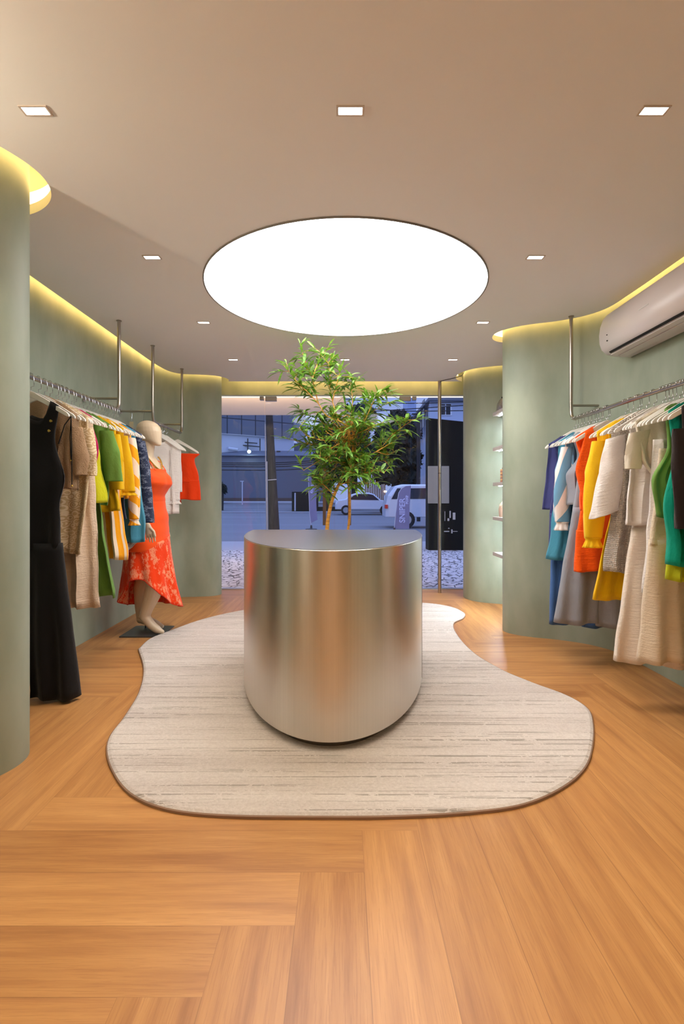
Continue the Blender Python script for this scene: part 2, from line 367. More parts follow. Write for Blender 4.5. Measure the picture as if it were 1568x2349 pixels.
for Y in rows:
    for X in names:
        if X == .03 and 2.5 < Y < 4.5: continue
        r = empty('recessed_downlight', (X, Y, CEIL), 'small rectangular recessed downlight, %s one of the row %s' % (names[X], rows[Y]), 'downlight', 'recessed downlights')
        if proto is None:
            proto = r; l_, h_ = .052, .02
            m = MB(); m.box(X - .05, Y - .024, CEIL - .004, X + .05, Y - .018, CEIL); m.box(X - .05, Y + .018, CEIL - .004, X + .05, Y + .024, CEIL)
            m.box(X - .05, Y - .018, CEIL - .004, X - .043, Y + .018, CEIL); m.box(X + .043, Y - .018, CEIL - .004, X + .05, Y + .018, CEIL)
            build('frame', m, plain('downlight_frame', srgb(205, 190, 178), .6), r)
            for k in (-1, 0, 1): build('lens', MB().box(X + k * .0285 - .0128, Y - .017, CEIL - .003, X + k * .0285 + .0128, Y + .017, CEIL), emis('led_lens', (1, .97, .97, 1), 8), r)
        else:
            for ch in proto.children:
                c_ = ch.copy(); COL.objects.link(c_); c_.parent = r
        L = bpy.data.lights.new('spot', 'SPOT'); L.energy = SPOT if Y > 1.2 else SPOT_REAR; L.spot_size = math.radians(95); L.spot_blend = .8; L.color = (1, .90, .80) if Y > 1.2 else (1, .84, .62); L.shadow_soft_size = .05
        lo = bpy.data.objects.new('spot', L); COL.objects.link(lo); lo.parent = r; lo.location = (0, 0, -.012)

# unseen sconce added to brighten the ceiling, sited from its shadow edge
r = empty('added_sconce', (-2.0, 1.2, 2.2), 'unseen brass uplight added on the left wall before the near wall bulge', 'wall lamp')
build('shade', MB().lathe((-1.93, 1.2, 2.1), [(.035, 0), (.05, .12)], 20, cap=False), plain('brass', srgb(190, 150, 90), .3, 1), r, smooth=True, solid=.003)
build('arm', MB().tube([(-2.03, 1.2, 2.13), (-1.96, 1.2, 2.13)], .01, 10), plain('brass', (0, 0, 0, 1)), r)
L = bpy.data.lights.new('bulb', 'POINT'); L.energy = SCONCE; L.color = (1, .86, .66); L.shadow_soft_size = .03
lo = bpy.data.objects.new('bulb', L); COL.objects.link(lo); lo.parent = r; lo.location = (.07, 0, .06)

# ------------------------------------------------------------------ rug
rp_ = [(318, 1492), (330, 1537), (320, 1590), (285, 1650), (255, 1690), (246, 1722), (258, 1770), (300, 1825), (380, 1860), (500, 1875), (700, 1879), (900, 1878), (1080, 1868), (1200, 1850), (1290, 1810), (1340, 1765), (1357, 1715), (1358, 1660), (1345, 1628), (1300, 1600), (1220, 1570), (1150, 1540), (1085, 1500), (1045, 1455), (1040, 1432), (1062, 1420), (1063, 1408), (1030, 1394), (970, 1386), (800, 1383), (640, 1390), (540, 1406), (460, 1425), (390, 1450), (345, 1468)]
rw = [Vector(((x - 784) * 1343 / (y - HOR) / F, 1343 / (y - HOR), 0)) for x, y in rp_]; rw.append(rw[0]); rs = spline(rw, 6)[:-1]
def grow(pts, d):
    c_ = sum(pts, Vector()) / len(pts); out = []
    for i, p in enumerate(pts):
        t = (pts[(i + 1) % len(pts)] - pts[i - 1]).normalized(); nrm = Vector((t.y, -t.x, 0))
        if nrm.dot(p - c_) < 0: nrm = -nrm
        out.append(p + Vector((t.y, -t.x, 0)) * d * SG)
    return out
ar = sum(rs[i].x * rs[(i + 1) % len(rs)].y - rs[(i + 1) % len(rs)].x * rs[i].y for i in range(len(rs))); SG = 1 if ar > 0 else -1
r = empty('area_rug', (0, 3.3, 0), 'cream organic-shaped rug with thin dark broken stripes under the metal counter', 'rug')
mb = MB(); ins = grow(rs, -.012); nn = len(rs)
mb.loft([[(p.x, p.y, .001) for p in rs], [(p.x, p.y, .012) for p in rs], [(p.x, p.y, .018) for p in ins]])
mb.add([(p.x, p.y, .018) for p in ins], [tuple(t) for t in tessellate_polygon([ins])])
build('pile', mb, RUG, r)
out = grow(rs, .005)
mb = MB(); mb.loft([[(p.x, p.y, .001) for p in out], [(p.x, p.y, .010) for p in out], [(p.x, p.y, .013) for p in rs], [(p.x, p.y, .002) for p in rs]])
build('binding', mb, plain('rug_edge', srgb(150, 120, 100), .9), r)

# ------------------------------------------------------------------ counter
CX = -.055; CB = 3.68
def counter_outline(sc=0.0):
    a_, b_ = .585 - sc, 1.35 - sc; pts = []
    for k in range(65):
        t = PI * k / 64; pts.append((CX + a_ * math.cos(t), 3.61 - b_ * math.sin(t)))
    cr_ = .04; xl, xr = CX - a_, CX + a_; yb = CB - sc
    for k in range(5): t = PI / 2 * k / 4; pts.append((xl + cr_ - cr_ * math.cos(t), yb - cr_ + cr_ * math.sin(t)))
    for k in range(5): t = PI / 2 * k / 4; pts.append((xr - cr_ + cr_ * math.sin(t), yb - cr_ + cr_ * math.cos(t)))
    return pts
r = empty('display_counter', (CX, 2.9, .018), 'curved brushed metal counter with flat back standing on the rug', 'counter')
o1 = counter_outline(); o2 = counter_outline(.004); base = counter_outline(.055)
build('body', MB().loft([[(x, y, .06) for x, y in o2], [(x, y, .06) for x, y in o1], [(x, y, .91) for x, y in o1], [(x, y, .9125) for x, y in o2]], cap0=True), BRUSH, r, smooth=True)
build('top', MB().loft([[(x, y, .905) for x, y in o2], [(x, y, .9145) for x, y in o2]], cap0=True, cap1=True), TOPM, r)
build('plinth', MB().loft([[(x, y, .018) for x, y in base], [(x, y, .062) for x, y in base]], cap0=True), plain('plinth_metal', srgb(120, 112, 104), .4, .8), r)
sxp = CX + .585 * math.cos(PI * .13); syp = 3.61 - 1.35 * math.sin(PI * .13)
build('seam', MB().box(sxp - .0015, syp - .002, .06, sxp + .0015, syp + .004, .91), plain('seam_dark', srgb(110, 100, 90), .4, .8), r)

# ------------------------------------------------------------------ clothes racks
def pipe(pts, rad): return MB().tube(spline(pts, 6), rad, 12)
LRX, LRZ = -1.755, 1.83; RRX, RRZ = 1.78, 1.742
def rack(name, x, z, y0, y1, label, both, wallx, rad=.0135, bz=.095):
    r = empty(name, (x, y1, CEIL), label, 'clothes rail')
    b = .07
    pts = [(x, y1, CEIL - .004), (x, y1, z + b + .3), (x, y1, z + b), (x, y1 - .02, z + .02), (x, y1 - b, z), (x, (y0 + y1) / 2, z)]
    if both: pts += [(x, y0 + b, z), (x, y0 + .02, z + .02), (x, y0, z + b), (x, y0, z + b + .3), (x, y0, CEIL - .004)]
    else: pts += [(x, y0, z)]
    build('rail', pipe(pts, rad), STEEL, r, smooth=True)
    for yy in ([y1, y0] if both else [y1]):
        build('flange', MB().lathe((x, yy, CEIL - .006), [(.02, 0), (.02, .005)], 16), STEEL, r)
        sg = 1 if wallx > x else -1
        br_ = empty('wall_bracket', Vector((x, yy, z + bz)) - r.location, parent=r)
        build('bar', MB().tube([(x, yy, z + bz), (wallx - sg * .003, yy, z + bz)], .009, 10), STEEL, br_, smooth=True)
        build('wall_flange', MB().tube([(wallx - sg * .012, yy, z + bz), (wallx - sg * .002, yy, z + bz)], .024, 16), STEEL, br_, smooth=True)
    return r
rack('hanging_rail', LRX, LRZ, 2.62, 4.01, 'long steel hanging rail on the left wall side holding the black jumpsuit and coloured clothes', True, -2.04)
rack('hanging_rail', LRX + .02, LRZ + .01, 4.67, 5.52, 'short steel hanging rail behind the mannequin holding white tops and red shorts', True, -2.035)
rack('hanging_rail', RRX - .02, RRZ, 2.25, 3.913, 'steel hanging rail on the right wall side below the air conditioner', True, 2.045, bz=.11)

# hangers (one built, the rest copied)
HD = .09
hang_mesh = {}
def hanger(side, rx, Y, rz, label, group, yaw=0., clips=False):
    r = empty('clothes_hanger', (rx, Y, rz), label, 'hanger', group); r.rotation_euler = (0, 0, yaw)
    key = clips
    if key not in hang_mesh:
        save = []
        # hook
        hp = [(.004, 0, -HD), (.004, 0, -HD + .03), (.02, 0, -HD + .034), (.02, 0, -.035), (.019, 0, -.012), (.012, 0, .014), (0, 0, .0185), (-.013, 0, .012), (-.0175, 0, -.006)]
        q = bpy.data.meshes.new('hook'); mb = MB().tube(hp, .0022, 6); q.from_pydata(mb.v, [], mb.f); q.materials.append(CHROME); q.polygons.foreach_set('use_smooth', [True] * len(q.polygons))
        # wooden body: flat curved shoulders
        rings = []
        for k in range(33):
            u = -.215 + .43 * k / 32; a_ = abs(u) / .215
            zc = -HD - .012 - .135 * (a_ ** 1.25) * (1 - .12 * a_); hh = .019 * (1 - .35 * a_) if a_ < .97 else .006
            zt = zc + hh * (1.1 if a_ < .15 else 1); tk = .0065
            yb = .012 * a_ * a_
            rings.append([(u, yb - tk, zc - hh), (u, yb + tk, zc - hh), (u, yb + tk, zt), (u, yb - tk, zt)])
        mb = MB().loft(rings, cap0=True, cap1=True); b_ = bpy.data.meshes.new('shoulder_bar'); b_.from_pydata(mb.v, [], mb.f); b_.materials.append(WHITEP)
        cl = None
        if clips:
            mb = MB().tube([(-.15, 0, -HD - .13), (.15, 0, -HD - .13)], .002, 6); cl = bpy.data.meshes.new('clip_bar'); 
            for sx_ in (-.12, .12): mb.box(sx_ - .012, -.008, -HD - .17, sx_ + .012, .008, -HD - .12)
            cl.from_pydata(mb.v, [], mb.f); cl.materials.append(CHROME)
        hang_mesh[key] = (q, b_, cl)
    for nm, m_ in zip(('hook', 'shoulder_bar', 'clip_bar'), hang_mesh[key]):
        if m_ is None: continue
        o = bpy.data.objects.new(nm, m_); COL.objects.link(o); o.parent = r
        if nm == 'shoulder_bar': b = o.modifiers.new('b', 'BEVEL'); b.width = .003; b.segments = 2
    return r
def hz(u):   # height of hanger top relative to rail
    a_ = min(abs(u) / .215, 1.0); return -HD - .012 - .135 * (a_ ** 1.25) * (1 - .12 * a_) + .019 * (1 - .35 * a_)

def short(l): return ' '.join(l.split(',')[0].split()[:12])
def garment(name, label, cat, mat, side, Y, hem, prof=None, top='tee', neck=(.085, .09, .02), dep=(.018, .03), folds=(3, .004, .014), sleeves=None, yaw=0., legs=None, topw=None, ztop=None, grp=None, rx=None, rz=None, smat=None, trim=None, open_front=0, seed=None, htype=False, nohanger=False):
    """side -1 left rail, 1 right rail; u>0 is toward the aisle; hem=(z wall side, z aisle side)"""
    global R
    s = -side; rx = rx if rx is not None else (LRX if side < 0 else RRX - .02); rz = rz if rz is not None else (LRZ if side < 0 else RRZ)
    grp = grp or ('clothes on the left rail' if side < 0 else 'clothes on the right rail')
    if not nohanger: hanger(side, rx, Y, rz, 'white hanger of the ' + short(label), 'white hangers', yaw * s + R.uniform(-.04, .04), htype)
    root = empty(name, (rx, Y, rz - .1), label, cat, grp)
    ph = R.uniform(0, 6); ph2 = R.uniform(0, 6)
    def world(u, v, z): return (rx + s * (u * math.cos(yaw) ), Y + v + u * math.sin(yaw) + .012 * (u / .215) ** 2 * .5, z)
    ztip = rz + hz(.2)
    NR, NC = 26, 56
    prof = prof or [(0, .2, .2), (1, .22, .22)]
    def ring_t(t, zt, zh, pr, n_c=NC, extra=0):
        ui, uo = interp(pr, t)[:2]; um = (uo - ui) / 2; hw = (uo + ui) / 2; dd = lerp(dep[0], dep[1], t); A = lerp(folds[1], folds[2], t) * (.4 if legs else 1.5)
        pts, uvs = [], []
        for j in range(n_c + 1):
            th = 2 * PI * j / n_c; c_ = math.cos(th); s_ = math.sin(th)
            u = um + hw * math.copysign(abs(c_) ** .8, c_); v = -dd * math.copysign(abs(s_) ** .75, s_)
            k = folds[0]; v += A * (math.sin(k * 2 * PI * (u - um) / max(hw * 2, .01) + ph + t * .7) + .45 * math.sin(k * 1.73 * 2 * PI * (u - um) / max(hw * 2, .01) + ph2 - t))
            if s_ > 0: v += .3 * A * math.sin(k * 8 * (u - um) / hw + ph2)
            z = lerp(zt(u, s_), zh(u), t)
            q3 = Vector((u * 7 + ph * 9, (1 if s_ > 0 else 4) + ph2, z * 3.2)); v += (.014 * noise.noise(q3) + .004 * noise.noise(q3 * 2.7)) * min(1, t * 3 + .15)
            u += .006 * noise.noise(Vector((ph * 5, c_ * 2, z * 7))) * min(1, t * 3)
            u += .004 * math.sin(z * 23 + ph) * t
            if j < n_c: pts.append(world(u, v, z))
            uvs.append((j / n_c * (hw * 4), z))
        return pts, uvs
    def ztf(u, s_):
        if ztop is not None: return ztop + .0 * u
        z = rz + hz(u) + .006
        if top == 'strap':
            return z if abs(u) > neck[0] else z - (neck[1] if s_ > 0 else neck[2] * 2) * (1 - (abs(u) / neck[0]) ** 4) 
        a_ = abs(u)
        if a_ < neck[0]: z -= (neck[1] if s_ > 0 else neck[2]) * (1 - (a_ / neck[0]) ** 2.2)
        return z
    zhf = lambda u: lerp(hem[0], hem[1], min(max((u + .22) / .44, 0), 1)) + .006 * math.sin(u * 31 + ph)
    mb = MB(); rings, uvs = [], []
    if legs:
        zc = legs['crotch']; zb = lambda u: zc
        for i in range(NR): p_, q_ = ring_t(i / (NR - 1), ztf, zb, prof); rings.append(p_); uvs.append(q_)
        mb.loft(rings, uv=uvs)
        ui, uo = interp(prof, 1)[:2]
        for lo, hi, li, dy in ((-ui, (uo - ui) / 2, 0, legs.get('dy', 0)), ((uo - ui) / 2, uo, 1, 0)):
            fl_ = legs['flare']; rings, uvs = [], []
            lc = (lo + hi) / 2; lw = (hi - lo) / 2 + .001
            for i in range(20):
                t = i / 19; zz = lerp(zc + .03, legs['hem'][li], t); c0 = lc + legs.get('shift', (0, 0))[li] * t; w_ = lw + fl_ * t; p_, q_ = [], []
                for j in range(49):
                    th = 2 * PI * j / 48; c_ = math.cos(th); s_ = math.sin(th); u = c0 + w_ * math.copysign(abs(c_) ** .8, c_) + .008 * t * noise.noise(Vector((c_ * 2, ph + li, zz * 6)))
                    v = -(dep[1] + .01 * t) * math.copysign(abs(s_) ** .8, s_) + dy * t + (.016 * noise.noise(Vector((u * 10, ph * 3 + li, zz * 3)))) * min(1, 4 * t) + lerp(.0, folds[2], t) * math.sin(2.2 * PI * (u - c0) / w_ + ph + li * 2 + t)
                    if j < 48: p_.append(world(u, v, zz + .006 * math.sin(u * 25) * t))
                    q_.append((j / 48 * w_ * 4, zz))
                rings.append(p_); uvs.append(q_)
            mb.loft(rings, uv=uvs)
    else:
        for i in range(NR):
            t = i / (NR - 1); p_, q_ = ring_t(t, ztf, zhf, prof); rings.append(p_); uvs.append(q_)
        mb.loft(rings, uv=uvs)
    build('body', mb, mat, root, smooth=True, solid=.0025)
    for sl in (sleeves or []):
        # sl: dict(side=+1/-1, path=[(u,z,ru,rv)], cuff)
        mb = MB(); pts = sl['path']; rings, uvs = [], []; ph3 = R.uniform(0, 6); M = 24; n_ = 22
        tab = [(k / (len(pts) - 1),) + tuple(p) for k, p in enumerate(pts)]
        for i in range(n_):
            t = i / (n_ - 1); u0, z0, ru, rv = interp(tab, t) if len(tab) > 2 else [lerp(a_, b_, t) for a_, b_ in zip(pts[0], pts[1])]; p_, q_ = [], []
            for j in range(M + 1):
                th = 2 * PI * j / M; fo = 1 + .10 * t * math.sin(3 * th + ph3) + .05 * math.sin(5 * th + 9 * t + ph3) + .12 * noise.noise(Vector((th, ph3, z0 * 9)))
                tilt = sl.get('tilt', 0.0)
                if j < M: p_.append(world(sl['side'] * (u0 + ru * fo * math.cos(th)), rv * fo * math.sin(th) + sl.get('dv', 0), z0 + tilt * ru * math.cos(th) * (1 - t) + sl.get('ctilt', 0) * ru * math.cos(th) * t))
                q_.append((j / M * ru * 4 + .3, z0))
            rings.append(p_); uvs.append(q_)
        mb.loft(rings, uv=uvs, cap0=True)
        so = build('sleeve', mb, smat or mat, root, smooth=True, solid=.0025)
        if sl.get('cuff'):
            u0, z0, ru, rv = pts[-1]; rings, uvs = [], []
            for i in range(7):
                t = i / 6; p_, q_ = [], []
                for j in range(49):
                    th = 2 * PI * j / 48; rr = lerp(.72, 1.15, t) if t > .3 else lerp(1.0, .72, t / .3); fo = 1 + .13 * t * math.sin(9 * th)
                    if j < 48: p_.append(world(sl['side'] * (u0 + ru * rr * fo * math.cos(th)), rv * rr * fo * math.sin(th) + sl.get('dv', 0), z0 - sl['cuff'] * t + sl.get('ctilt', 0) * ru * math.cos(th)))
                    q_.append((j / 48 * ru * 5, z0 - sl['cuff'] * t))
                rings.append(p_); uvs.append(q_)
            build('cuff', MB().loft(rings, uv=uvs), sl.get('cmat') or smat or mat, so, smooth=True, solid=.002)
    return root, world
def arms(both, *path, **kw):
    o = [dict(side=1, path=list(path), **kw)]
    if both: o.append(dict(side=-1, path=[(min(u, .2), z, min(ru, .055), rv) for u, z, ru, rv in path], **kw))
    return o
C = srgb
black = fabric('black_crepe', C(20, 17, 18), wr=.2); tan = fabric('tan_terry', C(206, 162, 122), 'terry', C(226, 188, 148)); lace = fabric('beige_lace', C(204, 176, 134), 'lace', C(232, 212, 180))
satin = fabric('blush_satin', C(228, 202, 176), 'linen', rough=.5); magenta = fabric('magenta', C(190, 24, 92)); lime = fabric('lime', C(206, 204, 30)); green = fabric('green', C(104, 142, 62)); dgreen = fabric('leaf_green', C(98, 138, 56))
mustard = fabric('mustard', C(226, 176, 10)); zig = fabric('orange_white_diag', C(250, 168, 24), 'diag', C(248, 224, 204)); zigv = fabric('orange_white_vert', C(248, 164, 14), 'vert', C(246, 222, 200))
teal = fabric('teal_blue', C(70, 142, 170)); navyp = fabric('navy_print', C(48, 56, 82), 'print', C(128, 136, 160)); white = fabric('white_cotton', C(238, 230, 226), 'linen'); red = fabric('red_orange', C(236, 62, 6)); greyl = fabric('grey_lining', C(196, 196, 206))
navy = fabric('navy', C(62, 66, 120)); denim = fabric('mid_blue', C(70, 108, 168)); grey = fabric('slate_grey', C(148, 152, 164)); orange = fabric('bright_orange', C(255, 92, 4)); yellow = fabric('sun_yellow', C(244, 196, 30)); yellow2 = fabric('deep_yellow', C(240, 190, 0))
knit = fabric('ivory_knit', C(246, 236, 226), 'knit', C(226, 212, 200)); ivory = fabric('ivory_linen', C(240, 226, 212), 'linen'); cream = fabric('cream', C(226, 208, 184), 'linen'); bstripe = fabric('blue_white_stripe', C(112, 164, 200), 'steep', C(238, 232, 230)); emerald = fabric('emerald', C(0, 152, 128)); grgreen = fabric('grass_green', C(112, 152, 74)); dnavy = fabric('deep_navy', C(14, 32, 78)); shirt = fabric('stone_shirt', C(226, 216, 198)); lime2 = fabric('lime_two', C(186, 194, 30))

# left rail, front to back
g, wv = garment('jumpsuit', 'black wide-leg jumpsuit with buttoned straps nearest on the left rail', 'jumpsuit', black, -1, 2.87, (.9, .9), prof=[(0, .155, .155), (.25, .16, .13), (.5, .2, .19), (.75, .19, .165), (1, .2, .175)], top='strap', neck=(.115, .16, .07), legs=dict(crotch=.86, hem=(.01, .02), flare=.04, shift=(-.0, .055), dy=-.05), folds=(2, .003, .02), dep=(.015, .035))
for k, (u, z) in enumerate(((.128, 1.575), (.118, 1.52))):
    p = wv(u, -.022, z); build('button', MB().tube([p, (p[0], p[1] - .006, p[2])], .0075, 12), plain('gold', C(222, 178, 90), .25, 1), g)
garment('sweater', 'tan terry sweater with a black drawstring, behind the black jumpsuit', 'sweater', tan, -1, 3.0, (1.2, 1.19), prof=[(0, .2, .2), (.3, .24, .195), (1, .26, .19)], neck=(.09, .02, .0), sleeves=arms(True, (.17, 1.56, .05, .03), (.2, 1.4, .055, .035), (.205, 1.28, .04, .03)), dep=(.02, .035))
m = MB(); p0 = Vector(P(163, 955, 2.93)); 
m.tube([p0, p0 + Vector((-.004, -.004, -.12)), p0 + Vector((.002, -.004, -.25))], .0028, 6); m.tube([p0, p0 + Vector((.006, -.006, -.15)), p0 + Vector((.008, -.006, -.395))], .0028, 6); m.tube([p0, p0 + Vector((-.035, -.004, -.05)), p0 + Vector((-.07, -.004, -.16))], .003, 6)
g2 = bpy.data.objects['sweater']; build('drawstring', m, black, g2); [build('bead', MB().ball(p0 + q_, .006), plain('gold', (0, 0, 0, 1)), g2) for q_ in (Vector((.008, -.006, -.4)), Vector((.002, -.004, -.255)))]
garment('jacket', 'beige embroidered lace jacket beside the tan sweater', 'jacket', lace, -1, 3.12, (.83, .80), prof=[(0, .2, .2), (.35, .24, .215), (.7, .24, .19), (1, .24, .155)], neck=(.06, .06, .0), sleeves=arms(False, (.175, 1.57, .05, .03), (.2, 1.42, .05, .034), (.205, 1.28, .045, .03)))
garment('dress', 'long blush beige satin dress hanging behind the lace jacket', 'dress', satin, -1, 3.19, (.44, .46), prof=[(0, .18, .19), (.3, .2, .2), (1, .25, .225)], folds=(3, .004, .022))
garment('top', 'magenta top showing as a narrow strip', 'top', magenta, -1, 3.24, (1.0, 1.22), prof=[(0, .19, .16), (.4, .2, .2), (1, .2, .16)])
garment('dress', 'long leaf green dress showing below the lime top', 'dress', dgreen, -1, 3.33, (.44, .5), prof=[(0, .15, .12), (.3, .17, .15), (.6, .2, .2), (1, .24, .275)], folds=(2.4, .004, .028))
garment('top', 'lime yellow top hanging in front of the green short-sleeved blouse', 'top', lime, -1, 3.30, (1.13, 1.115), prof=[(0, .15, .14), (.4, .18, .185), (1, .2, .228)], ztop=1.585, folds=(2, .004, .012))
garment('blouse', 'green short-sleeved blouse beside the mustard blouses', 'blouse', green, -1, 3.40, (1.1, 1.1), prof=[(0, .2, .2), (1, .2, .19)], sleeves=arms(False, (.175, 1.59, .05, .028), (.21, 1.45, .055, .035), (.235, 1.255, .055, .035)))
garment('blouse', 'mustard blouse with layered hem nearer the green blouse', 'blouse', mustard, -1, 3.50, (1.05, 1.05), prof=[(0, .2, .2), (.6, .2, .205), (1, .2, .23)], sleeves=arms(False, (.18, 1.58, .045, .028), (.2, 1.4, .05, .03), (.21, 1.2, .045, .03)))
garment('dress', 'orange and white streaked tiered dress hanging below the mustard blouses', 'dress', zigv, -1, 3.58, (.73, .71), prof=[(0, .17, .15), (.5, .19, .19), (1, .2, .235)])
garment('blouse', 'mustard blouse with puffed sleeve end next to the zigzag blouse', 'blouse', mustard, -1, 3.63, (1.16, 1.14), prof=[(0, .2, .2), (1, .21, .2)], sleeves=arms(False, (.18, 1.585, .045, .028), (.205, 1.4, .05, .032), (.225, 1.19, .055, .032), cuff=.03))
garment('skirt', 'navy denim skirt peeking out beneath the second mustard blouse', 'skirt', fabric('navy_denim', C(60, 72, 104)), -1, 3.68, (.95, 1.0), prof=[(0, .15, .15), (1, .19, .19)], ztop=1.5)
garment('blouse', 'orange and white zigzag long-sleeved blouse with a ruffled cuff', 'blouse', zig, -1, 3.76, (1.15, 1.13), prof=[(0, .2, .2), (1, .2, .19)], sleeves=arms(False, (.185, 1.585, .042, .028), (.21, 1.42, .045, .03), (.215, 1.2, .045, .03), (.22, .985, .035, .026), cuff=.045))
garment('tunic', 'teal blue sleeveless tunic next to the navy print dress', 'tunic', teal, -1, 3.86, (.8, .81), prof=[(0, .19, .185), (.4, .2, .215), (.8, .22, .245), (1, .2, .25)])
garment('dress', 'navy print dress with a pale lining, farthest on the long left rail', 'dress', navyp, -1, 3.945, (.62, .84), prof=[(0, .2, .2), (.5, .2, .2), (1, .27, .22)], sleeves=arms(False, (.185, 1.585, .04, .028), (.215, 1.4, .045, .03), (.235, 1.18, .05, .03), (.25, .95, .048, .03)))
garment('slip', 'pale grey lining slip hanging under the navy print dress', 'slip', greyl, -1, 3.93, (.56, .82), prof=[(0, .12, .12), (.6, .18, .16), (1, .28, .235)], ztop=1.35, nohanger=True)
LN = ['behind the black jumpsuit', 'behind the tan sweater', 'behind the lace jacket', 'behind the green blouse', 'behind the first mustard blouse', 'before the zigzag blouse', 'behind the zigzag blouse', 'behind the teal tunic', 'farthest along']
for k, Y in enumerate((2.94, 3.055, 3.15, 3.45, 3.55, 3.72, 3.81, 3.90, 3.975)):
    hanger(-1, LRX, Y, LRZ, 'spare white hanger %s on the long left rail' % LN[k], 'spare hangers on the left rail', R.uniform(-.05, .05))
# short rail behind the mannequin
SX = LRX + .02; SZ = LRZ + .01
kw = dict(rx=SX, rz=SZ, grp='clothes on the short rail')
garment('blouse', 'white cotton blouse on the short rail by the mannequin head', 'blouse', white, -1, 4.86, (1.0, .98), yaw=.8, prof=[(0, .19, .17), (1, .2, .19)], sleeves=arms(False, (.14, 1.6, .045, .03), (.15, 1.4, .05, .035), (.155, 1.12, .05, .035), cuff=.04), **kw)
garment('shirt', 'white lightweight shirt hanging just before the red shorts', 'shirt', white, -1, 4.92, (1.12, 1.1), yaw=.85, prof=[(0, .2, .2), (1, .2, .17)], sleeves=arms(False, (.15, 1.6, .045, .03), (.16, 1.4, .045, .03), (.165, 1.2, .045, .03)), **kw)
garment('shorts', 'red-orange high-waisted shorts clipped at the end of the short rail', 'shorts', red, -1, 5.38, (1.1, 1.12), prof=[(0, .17, .22), (.18, .17, .17), (1, .2, .215)], ztop=1.61, legs=dict(crotch=1.3, hem=(1.08, 1.12), flare=.02), yaw=0.25, folds=(2, .004, .012), htype=True, **kw)
for k, Y in enumerate((4.81, 4.91, 4.94, 5.02)):
    hanger(-1, SX, Y, SZ, 'plain white hanger on the short rail, %s one beside the mannequin head' % ('first', 'second', 'third', 'fourth')[k], 'spare hangers on the short rail', .75)
for k, (xx, Y) in enumerate(((XX(301, 4.67), 4.67), (XX(328, 4.67), 4.67))):
    r = empty('price_tag' if k == 0 else 'metal_hook', (xx, Y, 1.935), ('small beige tag hanging by a hook from the wall bracket', 'thin empty metal hook on the wall bracket near the mannequin head')[k], ('tag', 'hook')[k])
    build('hook', MB().tube([(xx - .008, Y, 1.915), (xx - .01, Y, 1.945), (xx, Y, 1.958), (xx + .01, Y, 1.945), (xx + .002, Y, 1.84)], .002, 6), CHROME, r)
    if k == 0: build('card', MB().box(xx - .018, Y - .002, 1.72, xx + .018, Y + .002, 1.84), plain('tag_card', C(196, 182, 150), .7), r)

# right rail, far to near
garment('vest', 'navy sleeveless vest, farthest garment on the right rail', 'vest', navy, 1, 3.835, (1.05, 1.06), prof=[(0, .2, .2), (.5, .2, .215), (1, .2, .24)], top='strap', neck=(.1, .14, .03))
garment('romper', 'navy romper with open armholes behind the teal tunic', 'romper', navy, 1, 3.78, (.7, .72), prof=[(0, .19, .19), (.3, .18, .14), (.6, .2, .19), (1, .2, .215)], top='strap', neck=(.1, .1, .03), legs=dict(crotch=1.0, hem=(.7, .72), flare=.01))
garment('trousers', 'mid blue trousers hanging below the teal tunic', 'trousers', denim, 1, 3.74, (.22, .22), prof=[(0, .15, .16), (1, .19, .2)], ztop=1.5, legs=dict(crotch=1.1, hem=(.2, .22), flare=.015, shift=(-.02, .03)), folds=(2, .003, .012))
garment('tunic', 'teal blue tunic on the right rail behind the striped blouse', 'tunic', teal, 1, 3.68, (.66, .70), prof=[(0, .18, .19), (.35, .19, .2), (.7, .22, .235), (1, .24, .27)])
garment('blouse', 'light blue and white striped blouse with a smocked cuff', 'blouse', bstripe, 1, 3.58, (1.1, 1.1), prof=[(0, .18, .19), (1, .2, .19)], neck=(.1, .2, .02), sleeves=arms(False, (.17, 1.5, .045, .03), (.2, 1.34, .055, .035), (.215, 1.1, .06, .035), (.21, .975, .05, .03), cuff=.06))
garment('vest', 'slate grey sleeveless vest next to the orange vest', 'vest', grey, 1, 3.53, (1.1, 1.09), prof=[(0, .18, .16), (.35, .16, .13), (.55, .2, .2), (1, .2, .2)], top='strap', neck=(.11, .18, .03))
garment('trousers', 'long slate grey wide trousers reaching almost to the floor', 'trousers', grey, 1, 3.47, (.25, .3), prof=[(0, .15, .13), (1, .17, .18)], ztop=1.46, legs=dict(crotch=1.05, hem=(.27, .29), flare=.06, shift=(-.03, .075), dy=0), folds=(2, .003, .014), dep=(.02, .035))
garment('dress', 'deep navy long dress showing between the two grey trouser legs', 'dress', dnavy, 1, 3.56, (.30, .30), prof=[(0, .13, .1), (1, .15, .12)], ztop=1.4)
garment('vest', 'bright orange sleeveless vest over the orange romper', 'vest', orange, 1, 3.40, (1.08, 1.06), prof=[(0, .2, .2), (.4, .18, .165), (1, .19, .18)], top='strap', neck=(.08, .1, .03))
garment('romper', 'bright orange wrinkled romper beside the yellow blouse', 'romper', fabric('orange_linen', C(255, 96, 6), 'linen'), 1, 3.38, (.66, .62), prof=[(0, .15, .15), (.35, .19, .205), (.7, .18, .17), (1, .2, .2)], top='strap', neck=(.1, .16, .03), legs=dict(crotch=.9, hem=(.6, .66), flare=.02))
garment('blouse', 'yellow long-sleeved blouse with a gathered frill cuff', 'blouse', yellow, 1, 3.11, (1.1, 1.1), prof=[(0, .2, .2), (1, .2, .19)], sleeves=arms(False, (.185, 1.49, .045, .03), (.215, 1.3, .055, .035), (.225, 1.05, .06, .035), (.225, .9, .05, .03), cuff=.06))
